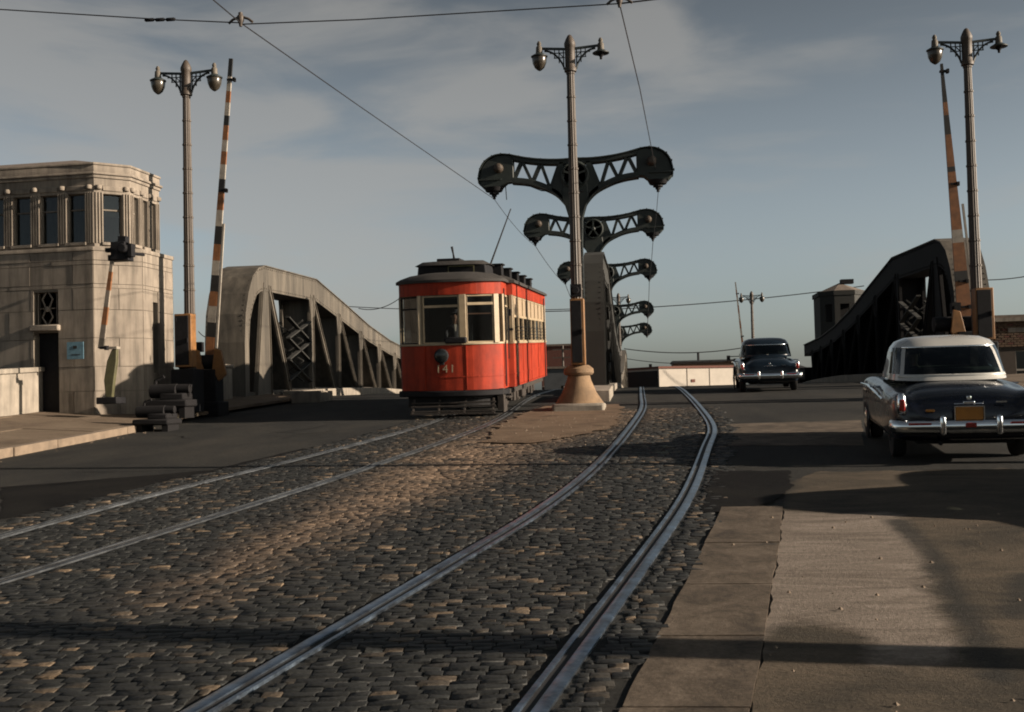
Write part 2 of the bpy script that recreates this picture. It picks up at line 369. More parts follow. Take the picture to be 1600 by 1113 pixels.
# ------------------------------------------------------------------ setting
def sheet(name, xs, ys, zf, mt):
    mb = MB(); nx = len(xs)
    for y in ys:
        for x in xs: mb.v.append((x, y, zf(x, y)))
    for j in range(len(ys)-1):
        for i in range(nx-1): mb.f.append((j*nx+i, j*nx+i+1, (j+1)*nx+i+1, (j+1)*nx+i))
    return mb.build(name, mt, smooth=60)
KL, KR = -11.0, 8.0
TL, TR = -13.4, 10.08
ys = [-400, -60, -10, -4, 0, 2, 4, 26]+[26+i for i in range(1, 110)]+[140, 150, 160, 400]
struct(sheet('road', [KL-3.2, KL, -8, -4, 0, 4, KR, KR+3.6], ys, lambda x, y: zr(y), 'road'))
def land(x, y):
    if 37 < y < 118 and (x < TL-1.2 or x > TR+1.2): return -5.0
    return zr(y)-.06
xs = [-4000, -900, -200, -60, -30, -20, TL-1.3, TL-1.1, 0, TR+1.1, TR+1.3, 20, 30, 60, 200, 900, 4000]
struct(sheet('ground', xs, [-400, -60, -10, 0, 2, 4, 26, 32, 36.8, 37.1, 50, 70, 90, 117.9, 118.1, 160, 400, 1500, 8000], land, 'terrain'))
wt = MB(); wt.add([(-4000, 36, -4.2), (4000, 36, -4.2), (4000, 119, -4.2), (-4000, 119, -4.2)], [(0, 1, 2, 3)]); struct(wt.build('river', 'water'))

# ---- rails: pixel picks dropped onto the road surface, then smoothed
def catmull(P, n):
    out = []
    P = [P[0]+(P[0]-P[1])]+P+[P[-1]+(P[-1]-P[-2])]
    for i in range(1, len(P)-2):
        for k in range(n):
            t = k/n; a, b, c, d = P[i-1:i+3]
            out.append(.5*((2*b)+(c-a)*t+(2*a-5*b+4*c-d)*t*t+(3*b-a-3*c+d)*t**3))
    out.append(P[-2]); return out
def railpath(px, tail):
    P = [G(*p) for p in px]+[Vector((x, y, zr(y))) for x, y in tail]
    P = [P[0]+(P[0]-P[1]).normalized()*3.5]+P
    C = catmull(P, 10)
    for _ in range(6):
        C = [C[0]]+[(C[i-1]+C[i]*2+C[i+1])/4 for i in range(1, len(C)-1)]+[C[-1]]
    for c in C: c.z = zr(c.y)
    return C
far = [(34), (42), (60), (80), (100), (135)]
rRL = railpath([(300, 1113), (520, 985), (700, 880), (850, 790), (935, 722), (982, 668)], [(.0, 28), (.0, 34)]+[(.0, y) for y in far[1:]])
rRR = railpath([(845, 1113), (933, 990), (1020, 868), (1082, 772), (1108, 700)], [(1.38, 22), (1.435, 28)]+[(1.435, y) for y in far])
rLL = railpath([(0, 838), (250, 770), (480, 714), (672, 661)], [(-4.75, 34), (-4.72, 42), (-4.72, 60), (-4.72, 100), (-4.72, 135)])
rLR = railpath([(0, 913), (300, 820), (560, 738), (775, 660)], [(-3.32, 34), (-3.285, 42), (-3.285, 60), (-3.285, 100), (-3.285, 135)])
def sweep(path, prof, name, mt, parent=None, smooth=None):
    mb = MB(); n = len(prof)
    for i, p in enumerate(path):
        d = (path[min(i+1, len(path)-1)]-path[max(i-1, 0)]); d.z = 0; d.normalize(); sx = Vector((d.y, -d.x, 0))
        for a, b in prof: mb.v.append(tuple(p+sx*a+Vector((0, 0, b))))
    for i in range(len(path)-1):
        for k in range(n-1): mb.f.append((i*n+k, i*n+k+1, (i+1)*n+k+1, (i+1)*n+k))
    return mb.build(name, mt, parent, smooth=smooth)
for path, side, lab, pol in ((rRL, 1, 'left rail of the right hand curving track, long bluish polished steel', 1), (rRR, -1, 'outer right rail of the right hand curving track, broad polished grooved steel', 1),
                        (rLL, 1, 'farther left rail of the streetcar track, thin line running under the red streetcar', 0), (rLR, -1, 'nearer right rail of the streetcar track, thin line ending at the red streetcar', 0)):
    t = thing('rail', lab, 'rail', group='street track rails')
    q_ = 1.0 if pol else .72
    hd = [(-.040, -.01), (-.040, .015), (-.03, .019), (.03, .019), (.040, .015), (.040, -.01)]
    hd = [(a*q_, b) for a, b in hd]
    sweep(path, hd, 'rail_head', 'rail' if pol else 'rail_dull', t, 30)
    sweep(path, [(side*.040, .006), (side*.100, .006)], 'flangeway', 'groove', t)
    lip = [(side*.095, -.01), (side*.095, .014), (side*.10, .017), (side*.128, .017), (side*.132, -.01)]
    sweep(path, [(side*.095+(a-side*.095)*q_, b) for a, b in lip], 'guard_lip', 'rail' if pol else 'rail_dull', t, 30)

def xat(path, y):
    for a, b in zip(path, path[1:]):
        if a.y <= y <= b.y: return a.x+(b.x-a.x)*(y-a.y)/(b.y-a.y+1e-9)
    return path[0].x if y < path[0].y else path[-1].x
# ---- granite setts
def project(p):
    d = Vector(p)-CAM; z = d.dot(_fw)
    return 800+F*d.dot(RT)/z, 556.5-F*d.dot(UP)/z, z
pave = struct(bpy.data.objects.new('sett_paving', None)); COL.objects.link(pave)
ANG = R(4); ca, sa = math.cos(ANG), math.sin(ANG)
dustline = [G(300, 930), G(430, 860), G(600, 780), G(760, 700), G(900, 655), G(940, 640)]
def dustf(x, y):
    best = 9
    for a, b in zip(dustline, dustline[1:]):
        dx, dy = b.x-a.x, b.y-a.y; t = max(0, min(1, ((x-a.x)*dx+(y-a.y)*dy)/(dx*dx+dy*dy)))
        best = min(best, math.hypot(x-a.x-dx*t, y-a.y-dy*t))
    grow = .40+max(0, y-10)*.07
    return math.exp(-(best/grow)**2)*min(1, .35+max(0, y-7.5)*.09)
near, farv, farf, tones, dusts = [], [], [], [], []
v = 2.2; row = 0
nearl = []
while v < 27.5:
    rw = random.uniform(.070, .092); u = -16+random.random()*.2
    while u < 7:
        ln = random.uniform(.10, .175)
        cx, cy = (u+ln/2)*ca-(v)*sa, (u+ln/2)*sa+v*ca; u0 = u; u += ln
        lx = xat(rLL, cy)-.55; rx = xat(rRR, cy)+.34+.06*math.sin(cy*3)
        if cy > 25: rx = min(rx, 1.9)
        if not (lx < cx < rx): continue
        px, py, dd = project((cx, cy, zr(cy)))
        if dd < 1 or px < -60 or px > 1660 or py > 1150: continue
        bad = False
        for pth, sd in ((rRL, 1), (rRR, -1), (rLL, 1), (rLR, -1)):
            xr = xat(pth, cy); sl = (xat(pth, cy+.2)-xat(pth, cy-.2))/.4
            k = 1/math.sqrt(1+sl*sl); off = (cx-xr)*k
            hw = ln/2*k+rw/2*math.sqrt(1-k*k)*.9
            lo, hi = (-.05, .145) if sd > 0 else (-.145, .05)
            if off+hw > lo and off-hw < hi:
                # trim instead of dropping where more than half is left
                bad = True; break
        if bad: 
            # keep a short piece if it fits beside the rail
            ln2 = ln*.45; placed = False
            for sgn in (-1, 1):
                c2x, c2y = cx+sgn*(ln-ln2)/2*ca, cy+sgn*(ln-ln2)/2*sa
                off2 = (c2x-xr)*k; hw2 = ln2/2*k+rw/2*math.sqrt(1-k*k)*.9
                if not (off2+hw2 > lo and off2-hw2 < hi):
                    cx, cy, ln = c2x, c2y, ln2; placed = True; break
            if not placed: continue
        hl, hw_ = ln/2-.003, rw/2-.003
        top = random.uniform(.008, .016); tx, ty = random.gauss(0, .045), random.gauss(0, .032)
        ins = random.uniform(.004, .010); jz = zr(cy)
        vs = []
        for (e, zz, st) in ((0, -.03, 0), (.0, top-.0045, 1), (ins, top, 1)):
            for sx, sy in ((-1, -1), (1, -1), (1, 1), (-1, 1)):
                a, b = sx*(hl-e)+random.uniform(-.004, .004)*st, sy*(hw_-e*.7)+random.uniform(-.004, .004)*st
                vs.append((a*ca-b*sa, a*sa+b*ca, zz+(a*tx+b*ty)*st+.0525*(a*sa+b*ca)))
        fs = [(8, 9, 10, 11)]
        for lv in (0, 4):
            for q in range(4): fs.append((lv+q, lv+(q+1) % 4, lv+4+(q+1) % 4, lv+4+q))
        tone = min(1, max(0, random.gauss(.42, .16)+(.38 if random.random() < .14 else 0))); du = dustf(cx, cy)  # bright share of setts stands for sunlit edge specks
        nearl.append((dd, (cx, cy, jz), vs, fs, tone, du, 0 <= px <= 1600 and py < 1113))
    v += rw; row += 1
nearl.sort(key=lambda a: (not a[6], a[0]))
def sett_mesh(name, V, Fc, tn, du):
    me = bpy.data.meshes.new(name); me.from_pydata(V, [], Fc)
    a = me.attributes.new('tone', 'FLOAT', 'POINT'); a.data.foreach_set('value', tn)
    a = me.attributes.new('dust', 'FLOAT', 'POINT'); a.data.foreach_set('value', du)
    me.materials.append(M['sett']); me.shade_smooth(); me.set_sharp_from_angle(angle=R(62)); return me
for s_ in nearl[:300]:
    me = sett_mesh('sett', s_[2], s_[3], [s_[4]]*12, [s_[5]]*12)
    o = bpy.data.objects.new('sett', me); COL.objects.link(o); o.location = s_[1]; o.parent = pave
for s_ in nearl[300:]:
    o_ = len(farv); farv += [(a+s_[1][0], b+s_[1][1], c+s_[1][2]) for a, b, c in s_[2]]
    farf += [tuple(i+o_ for i in f) for f in s_[3]]; tones += [s_[4]]*12; dusts += [s_[5]]*12
o = bpy.data.objects.new('sett_field', sett_mesh('sett_field', farv, farf, tones, dusts)); COL.objects.link(o); o.parent = pave; struct(o, 'stuff')

# ---- flat pieces of paving laid on the road
def flat(name, poly, mt, dz, jit=.0, sub=.35, parent=None, thick=None):
    P = []
    for i, a in enumerate(poly):
        b = poly[(i+1) % len(poly)]; n = max(1, int((b-a).length/sub))
        for k in range(n):
            p = a.lerp(b, k/n); P.append(Vector((p.x+random.uniform(-jit, jit), p.y+random.uniform(-jit, jit)*1.4, 0)))
    mb = MB(); mb.v = [(p.x, p.y, zr(p.y)+dz) for p in P]; mb.f = [tuple(range(len(P)))]
    if thick:
        n = len(P); mb.v += [(p.x, p.y, zr(p.y)+dz-thick) for p in P]
        mb.f += [(i, (i+1) % n, n+(i+1) % n, n+i) for i in range(n)]
    o = mb.build(name, mt, parent)
    return o
def pxpoly(l): return [G(*p) for p in l]
# brown slabs between the setts and the lane, one by one with open joints
slabs = struct(bpy.data.objects.new('slab_strip', None)); COL.objects.link(slabs)
ed = [(3.2, .15), (4.6, .12), (5.6, .1), (6.9, .1), (8.3, .1), (9.9, .1), (11.9, .1)]
for (y0, _), (y1, _) in zip(ed, ed[1:]):
    n = 5; lft, rgt = [], []
    for k in range(n+1):
        y = y0+.012+(y1-y0-.024)*k/n; xl = xat(rRR, y)+.38+random.uniform(-.006, .006); lft.append(Vector((xl, y, 0)))
        wd = .60+.006*math.sin(y*2.1); rgt.append(Vector((xat(rRR, y)+.40+wd+random.uniform(-.004, .004), y, 0)))
    flat('slab', lft+rgt[::-1], 'strip', .013+random.uniform(-.002, .003), .003, .3, slabs, thick=.04)
lane = []
yy = [3.0+.4*i for i in range(29)]
def lx_(y): return xat(rRR, y)+1.06
lane = [Vector((lx_(y)+random.uniform(-.02, .02), y, 0)) for y in yy if y < 14.4]+[Vector((x, 14.5, 0)) for x in (2.6, 3.4)]
lane += [Vector((3.5+.9*max(0, (14.4-y)/11)**.7+random.uniform(-.05, .05), y, 0)) for y in yy[::-1]]
def inpoly(x, y, P):
    c = False; n = len(P)
    for i in range(n):
        a, b = P[i], P[i-1]
        if (a.y > y) != (b.y > y) and x < (b.x-a.x)*(y-a.y)/(b.y-a.y)+a.x: c = not c
    return c
def dseg(x, y, P, closed=True):
    best = 99; n = len(P)
    for i in range(n if closed else n-1):
        a, b = P[i], P[(i+1) % n]; dx, dy = b.x-a.x, b.y-a.y; q = max(0, min(1, ((x-a.x)*dx+(y-a.y)*dy)/(dx*dx+dy*dy+1e-9)))
        best = min(best, math.hypot(x-a.x-dx*q, y-a.y-dy*q))
    return best
wornP = pxpoly([(1165, 845), (1215, 800), (1400, 800), (1440, 860), (1475, 950), (1510, 1035), (1370, 1040), (1330, 985), (1250, 978), (1190, 1010), (1120, 1035), (1135, 930)])
tarL = [pxpoly([(1160, 850), (1150, 900), (1130, 980), (1110, 1060)]), pxpoly([(1400, 815), (1455, 865), (1490, 930), (1530, 1000), (1560, 1060)]), pxpoly([(1600, 900), (1585, 960)]), pxpoly([(1240, 740), (1215, 790), (1160, 810)])]
V, Fc, wa_, ta_ = [], [], [], []
ny_, nx_ = 116, 40
for jy in range(ny_+1):
    y = 2.8+11.9*jy/ny_; xl = xat(rRR, y)+1.005+.012*math.sin(y*5.1)+.008*math.sin(y*17); xr = 4.9+.15*math.sin(y*2.3)+.05*math.sin(y*9)
    if y > 13.6: xl += (y-13.6)*.4
    for ix in range(nx_+1):
        x = xl+(xr-xl)*ix/nx_; yy_ = y+(.05*math.sin(x*9)+.04*math.sin(x*23) if jy == ny_ else 0)
        V.append((x, yy_, zr(yy_)+.006)); d = dseg(x, y, wornP); ins_ = inpoly(x, y, wornP)
        wa_.append(max(0, min(1, .5+(d if ins_ else -d)/.5))); ta_.append(max(0, 1-min(dseg(x, y, L_, False) for L_ in tarL)/.22))
for jy in range(ny_):
    for ix in range(nx_): q = jy*(nx_+1)+ix; Fc.append((q, q+1, q+nx_+2, q+nx_+1))
me = bpy.data.meshes.new('concrete_lane'); me.from_pydata(V, [], Fc)
at_ = me.attributes.new('worn', 'FLOAT', 'POINT'); at_.data.foreach_set('value', wa_); at_ = me.attributes.new('tar', 'FLOAT', 'POINT'); at_.data.foreach_set('value', ta_)
def lane_mat():
    m = bpy.data.materials.new('mottled lane concrete'); m.use_nodes = True; t = m.node_tree; b = t.nodes['Principled BSDF']
    g = N(t, 'ShaderNodeNewGeometry')
    def noise(sc, det, rgh, st, dist=0.):
        mp1 = N(t, 'ShaderNodeMapping'); mp1.inputs['Scale'].default_value = st; L(t, g.outputs['Position'], mp1.inputs[0])
        n = N(t, 'ShaderNodeTexNoise'); n.inputs['Scale'].default_value = sc; n.inputs['Detail'].default_value = det; n.inputs['Roughness'].default_value = rgh; n.inputs['Distortion'].default_value = dist
        L(t, mp1.outputs[0], n.inputs[0]); return n.outputs[0]
    def rng(v, a, b_, c=0., d=1.):
        r = N(t, 'ShaderNodeMapRange'); r.inputs[1].default_value = a; r.inputs[2].default_value = b_; r.inputs[3].default_value = c; r.inputs[4].default_value = d; L(t, v, r.inputs[0]); return r.outputs[0]
    def ma(op, a, b_):
        n = N(t, 'ShaderNodeMath', operation=op)
        for i, v in enumerate((a, b_)):
            if isinstance(v, float): n.inputs[i].default_value = v
            else: L(t, v, n.inputs[i])
        return n.outputs[0]
    def mix(f, a, b_):
        n = N(t, 'ShaderNodeMix', data_type='RGBA'); L(t, f, n.inputs[0])
        for k, v in ((6, a), (7, b_)):
            if isinstance(v, tuple): n.inputs[k].default_value = (*v, 1)
            else: L(t, v, n.inputs[k])
        return n.outputs[2]
    big = noise(1., 10, .7, (.8, 1.3, .3), .6); streak = noise(1., 10, .72, (1.0, 4.2, .3), .9); fine = noise(34., 8, .75, (1, 1, 1))
    base = mix(rng(big, .36, .66), kk((.072, .062, .047)), kk((.21, .165, .118)))
    pale = mix(rng(streak, .35, .68), kk((.25, .205, .165)), kk((.50, .42, .355)))
    aw = N(t, 'ShaderNodeAttribute', attribute_name='worn'); at = N(t, 'ShaderNodeAttribute', attribute_name='tar')
    f = rng(ma('ADD', aw.outputs['Fac'], ma('MULTIPLY', ma('SUBTRACT', big, .5), 1.7)), .38, .72)
    c = mix(f, base, pale)
    f2 = rng(ma('ADD', at.outputs['Fac'], ma('MULTIPLY', ma('SUBTRACT', streak, .5), 1.5)), .35, .85, 0., .85)
    c = mix(f2, c, kk((.045, .043, .038)))
    pit = rng(noise(1., 6, .6, (5, 26, 1)), .66, .74, 0., .7); c = mix(pit, c, kk((.06, .05, .04)))
    mu = N(t, 'ShaderNodeVectorMath', operation='SCALE'); L(t, c, mu.inputs[0]); L(t, rng(fine, .3, .7, .68, 1.32), mu.inputs['Scale'])
    L(t, mu.outputs[0], b.inputs['Base Color']); b.inputs['Roughness'].default_value = .9; b.inputs['Specular IOR Level'].default_value = .2
    bp = N(t, 'ShaderNodeBump'); bp.inputs['Strength'].default_value = .8; bp.inputs['Distance'].default_value = .02
    L(t, ma('ADD', fine, ma('MULTIPLY', streak, .6)), bp.inputs['Height']); L(t, bp.outputs[0], b.inputs['Normal'])
    return m
me.materials.append(lane_mat()); o = bpy.data.objects.new('concrete_lane', me); COL.objects.link(o); struct(o)
struct(flat('tar_shade_patch', pxpoly([(1118, 738), (1232, 737), (1238, 760), (1210, 785), (1150, 800), (1098, 803), (1104, 770)]), 'tar', .015, .04, .15))
struct(flat('tar_shade_patch', pxpoly([(0, 762), (180, 748), (330, 735), (470, 702), (560, 702), (430, 735), (260, 768), (120, 790), (0, 812)]), 'tar', .006, .03, .25))  # cast shade on the left road, painted as a dark flat piece
struct(flat('far_concrete', pxpoly([(1132, 697), (1132, 663), (1345, 657), (1350, 697)]), 'strip', .006, .02, .3))
struct(flat('dirt_patch', [Vector(p) for p in ((-2.7, 19.5, 0), (-2.9, 23, 0), (-2.8, 26, 0), (-2.5, 29.5, 0), (-.5, 29.5, 0), (-.45, 26, 0), (-.5, 22.5, 0), (-1.1, 20.5, 0), (-1.9, 19.0, 0))], 'dirt', .034, .10, .22))
# loose stones and litter on the dirt and in the gutter
mb = MB()
for _ in range(300):
    if random.random() < .55: x, y = random.uniform(-2.9, -.6), random.uniform(17, 29.4)
    elif random.random() < .6: x, y = random.uniform(.5, 4.5), random.uniform(3.5, 12)
    else: x, y = KL+random.uniform(.02, .5), random.uniform(15, 26)
    r = random.uniform(.006, .022); z = zr(y)+(.034 if x < -.5 and x > -3 and y > 19 else .015)
    mb.add([(x+r, y, z), (x-r, y+r*.5, z), (x, y-r, z), (x-r*.1, y, z+r*.9)], [(0, 1, 2), (0, 3, 1), (1, 3, 2), (2, 3, 0)])
struct(mb.build('gravel', 'kerb'), 'stuff')

crk = MB()
for _ in range(9):
    x, y = random.uniform(-10.5, -6.5), random.uniform(12, 25); a = random.uniform(-.5, .5)+(math.pi/2 if random.random() < .5 else 0); pts = []
    for k in range(14): pts.append((x, y)); a += random.uniform(-.35, .35); x += .16*math.cos(a); y += .16*math.sin(a)
    for (xa, ya), (xb, yb) in zip(pts, pts[1:]):
        if max(xa, xb) > xat(rLL, ya)-.7: continue
        nx, ny = -(yb-ya), (xb-xa); l_ = math.hypot(nx, ny); w_ = .012; nx *= w_/l_; ny *= w_/l_
        crk.add([(xa-nx, ya-ny, zr(ya)+.009), (xb-nx, yb-ny, zr(yb)+.009), (xb+nx, yb+ny, zr(yb)+.009), (xa+nx, ya+ny, zr(ya)+.009)], [(0, 1, 2, 3)])
struct(crk.build('tar_seal', 'tar'), 'stuff')
# ---- kerbs and sidewalks
def kerb_line(x, y0, y1, sgn, step=1.5):
    t = struct(bpy.data.objects.new('kerb', None)); COL.objects.link(t); y = y0
    while y < y1-.1:
        e = min(y+step, y1); mb = MB(); h = .16+random.uniform(-.008, .008); jx = random.uniform(-.012, .012)
        a, b = y+.012, e-.012
        mb.v = [(x+jx, a, zr(a)-.05), (x+jx, b, zr(b)-.05), (x+jx-sgn*.22, b, zr(b)-.05), (x+jx-sgn*.22, a, zr(a)-.05),
                (x+jx, a, zr(a)+h), (x+jx, b, zr(b)+h), (x+jx-sgn*.22, b, zr(b)+h), (x+jx-sgn*.22, a, zr(a)+h)]
        mb.f = [(0, 1, 5, 4), (1, 2, 6, 5), (2, 3, 7, 6), (3, 0, 4, 7), (4, 5, 6, 7)]
        mb.build('kerb_stone', 'kerb', t, bevel=.02); y = e
kerb_line(KL, 4, 24.4, 1)
kerb_line(KR, 4, 36, -1)
def side_z(x, y): return zr(y)+.15+(max(0, (KL-.22)-x)*.06 if x < 0 else max(0, x-KR-.22)*.03)
def flags(name, x0, x1, y0, y1, sx, sy):
    t = struct(bpy.data.objects.new(name, None)); COL.objects.link(t)
    mb0 = MB(); 
    for yq in (y0, y1):
        for xq in (x0, x1): mb0.v.append((xq, yq, side_z(xq, yq)-.02))
    y = y0
    while y < y1-.05:
        x = x0; yb = min(y+sy, y1)
        while x < x1-.05:
            xb = min(x+sx, x1); g = .012; j = random.uniform(-.004, .004)
            mb = MB(); mb.v = [(p, q, side_z(p, q)+j-d) for d in (.08, 0) for p, q in ((x+g, y+g), (xb-g, y+g), (xb-g, yb-g), (x+g, yb-g))]
            mb.f = [(0, 1, 5, 4), (1, 2, 6, 5), (2, 3, 7, 6), (3, 0, 4, 7), (4, 5, 6, 7)]
            mb.build('paving_slab', 'sidewalk', t); x = xb
        y = yb
    return t
flags('sidewalk', -16.2, KL-.22, 12, 38, 1.7, 2.6)
flags('sidewalk', KR+.22, 14.6, 4, 38, 2.1, 3.2)

# ------------------------------------------------------------------ bridge tender's house
def sp(px, py, d): return A(px, py, d)
def wall(mb, p0, p1, z0, z1, ops, depth=.28):
    """outer skin with openings and reveals; p0->p1 runs left to right seen from outside"""
    p0, p1 = Vector((*p0, 0)), Vector((*p1, 0)); ln = (p1-p0).length; d = (p1-p0)/ln; nrm = Vector((d.y, -d.x, 0))
    us = sorted({0, ln}|{u for o in ops for u in o[:2]}); zs = sorted({z0, z1}|{z for o in ops for z in o[2:]})
    def P(u, z, off=0): q = p0+d*u-nrm*off; return (q.x, q.y, z)
    for ua, ub in zip(us, us[1:]):
        for za, zb in zip(zs, zs[1:]):
            cu, cz = (ua+ub)/2, (za+zb)/2
            if any(o[0] < cu < o[1] and o[2] < cz < o[3] for o in ops): continue
            for off in (0, depth):
                mb.add([P(ua, za, off), P(ub, za, off), P(ub, zb, off), P(ua, zb, off)], [(0, 1, 2, 3)])
    for (a, b, c, e) in ops:
        for q in ((a, c, b, c), (b, c, b, e), (b, e, a, e), (a, e, a, c)):
            mb.add([P(q[0], q[1]), P(q[2], q[3]), P(q[2], q[3], depth), P(q[0], q[1], depth)], [(0, 1, 2, 3)])
    return p0, d, nrm, ln
def blocks(parent, p0, p1, courses, ops, bw, proud=.03, mt='stone', gap=.012, shift=0, name='stone_block'):
    gap = .007
    p0, p1 = Vector((*p0, 0)), Vector((*p1, 0)); ln = (p1-p0).length; d = (p1-p0)/ln; nrm = Vector((d.y, -d.x, 0))
    for ci, (za, zb) in enumerate(courses):
        u = -(bw*.5 if (ci+shift) % 2 else 0)
        while u < ln-.01:
            a, b = max(0, u), min(ln, u+bw); u += bw
            if b-a < .06: continue
            segs = [(a, b)]
            for o in ops:
                if o[2] < zb-.02 and o[3] > za+.02:
                    ns = []
                    for s0, s1 in segs:
                        if o[1] <= s0 or o[0] >= s1: ns.append((s0, s1)); continue
                        if o[0]-s0 > .05: ns.append((s0, o[0]))
                        if s1-o[1] > .05: ns.append((o[1], s1))
                    segs = ns
            for s0, s1 in segs:
                mb = MB(); g0 = gap if s0 > 0 else 0; g1 = gap if s1 < ln else 0; pr = proud+random.uniform(-.006, .006)
                q = [p0+d*(s0+g0)+nrm*pr, p0+d*(s1-g1)+nrm*pr, p0+d*(s1-g1)-nrm*.01, p0+d*(s0+g0)-nrm*.01]
                mb.v = [(v_.x, v_.y, z) for z in (za+gap, zb-gap) for v_ in q]
                mb.f = [(0, 1, 5, 4), (1, 2, 6, 5), (2, 3, 7, 6), (3, 0, 4, 7), (4, 5, 6, 7), (3, 2, 1, 0)]
                mb.build(name, mt, parent)
_b = A(148, 400, 28.0); TB = Vector((_b.x, _b.y, 1.55))
tower = thing('bridge_house', 'octagonal limestone bridge tender house with tall upper windows at left edge', 'bridge house', TB, (0, 0, R(-3.5)))
def rel(*p): return (p[0]+13.4, p[1]-28.0)
UPc = [rel(-18.4, 28.0), rel(-13.4, 28.0), rel(-12.78, 28.62), rel(-12.78, 30.15), rel(-13.4, 30.75), rel(-18.4, 30.75)]
LOc = [rel(-18.5, 27.86), rel(-13.36, 27.86), rel(-12.52, 28.70), rel(-12.52, 30.3), rel(-13.3, 31.0), rel(-18.5, 31.0)]
zb0 = -.1; zled = 3.95; ztop = 5.75     # local heights
wa, wb = 4.12, 5.34
ops_front = [(5.0-.72-.737*k, 5.0-.25-.737*k, wa, wb) for k in range(6)]
ops_ch = [(.22, .68, wa, wb)]
ops_side = [(.17+.46*k, .17+.46*k+.27, wa, wb) for k in range(3)]
mb = MB()
mats_ops = [ops_front, ops_ch, ops_side, [(.22, .68, wa, wa+.42)], [(.6+.9*k, .78+.9*k, wa, wa+.45) for k in range(5)], []]
for i in range(6):
    wall(mb, UPc[i], UPc[(i+1) % 6], zled-.02, ztop, mats_ops[i], .2)
mb.build('upper_wall', 'stone', tower)
dr = (3.54, 4.20)      # door opening along the front (u)
ops_lf = [(dr[0], dr[1], zb0, 1.92), (dr[0], dr[1], 2.12, 2.92)]
mb = MB()
lo_ops = [ops_lf, [], [(.5, .78, .9, 2.7)], [], [], []]
for i in range(6): wall(mb, LOc[i], LOc[(i+1) % 6], zb0-.3, zled, lo_ops[i], .3)
mb.v += [(p[0], p[1], zled) for p in LOc]; mb.f.append(tuple(range(len(mb.v)-6, len(mb.v))))
mb.v += [(p[0]*.99, p[1], zled-.1) for p in LOc]; mb.f.append(tuple(range(len(mb.v)-6, len(mb.v))))
mb.build('lower_wall', 'stone_back', tower)
courses = [(zb0-.1, .45), (.45, 1.05), (1.05, 1.75), (1.75, 2.45), (2.45, 2.98), (2.98, 3.08), (3.08, 3.55), (3.55, 3.66), (3.66, 3.89)]
for i in range(4): blocks(tower, LOc[i], LOc[i+1], courses, lo_ops[i], 1.15 if i == 0 else 1.2, .022, shift=i)
# ledge, sill course, frieze, cornice, parapet of the upper storey
def ring(poly, o, z0, z1, name, mt):
    c = Vector((sum(p[0] for p in poly)/6, sum(p[1] for p in poly)/6))
    # offset polygon by o (per edge normals)
    n = len(poly); out = []
    for i in range(n):
        a, b, c_ = Vector(poly[i-1]), Vector(poly[i]), Vector(poly[(i+1) % n])
        n1 = Vector(((b-a).y, -(b-a).x)).normalized(); n2 = Vector(((c_-b).y, -(c_-b).x)).normalized()
        bis = (n1+n2).normalized(); out.append(b+bis*(o/max(.3, bis.dot(n1))))
    mb = MB(); mb.prism([tuple(p) for p in out], lambda u, v_: (u, v_, z0), lambda u, v_: (u, v_, z1)); return mb.build(name, mt, tower, bevel=.012)
ring(LOc, .05, 3.89, 3.99, 'ledge', 'stone')
ring(UPc, .04, 5.72, 5.80, 'string_course', 'stone')
ring(UPc, .09, 5.80, 5.86, 'cornice', 'stone')
ring(UPc, .02, 5.86, 6.04, 'parapet', 'stone')
ring(UPc, .05, 6.04, 6.10, 'coping', 'stone')
mb = MB(); pk = Vector((-2.2, 1.4)); 
for i in range(6):
    a, b = UPc[i], UPc[(i+1) % 6]
    mb.add([(a[0], a[1], 6.10), (b[0], b[1], 6.10), (-1.3 if i in (0, 1, 2, 3) else -3.6, 1.37, 6.5), (-3.6 if i in (0, 4, 5) else -1.3, 1.37, 6.5)], [(0, 1, 2, 3)] if i in (0, 4, 5) else [(0, 1, 2)])
mb.build('roof', 'roofgrit', tower)
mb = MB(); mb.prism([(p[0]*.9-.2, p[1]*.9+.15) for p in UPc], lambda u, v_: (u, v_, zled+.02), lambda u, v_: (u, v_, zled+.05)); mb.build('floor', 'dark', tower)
def on(i, poly, u, z, off):
    a, b = Vector(poly[i]), Vector(poly[(i+1) % 6]); d = (b-a).normalized(); n_ = Vector((d.y, -d.x)); q = a+d*u+n_*off; return Vector((q.x, q.y, z))
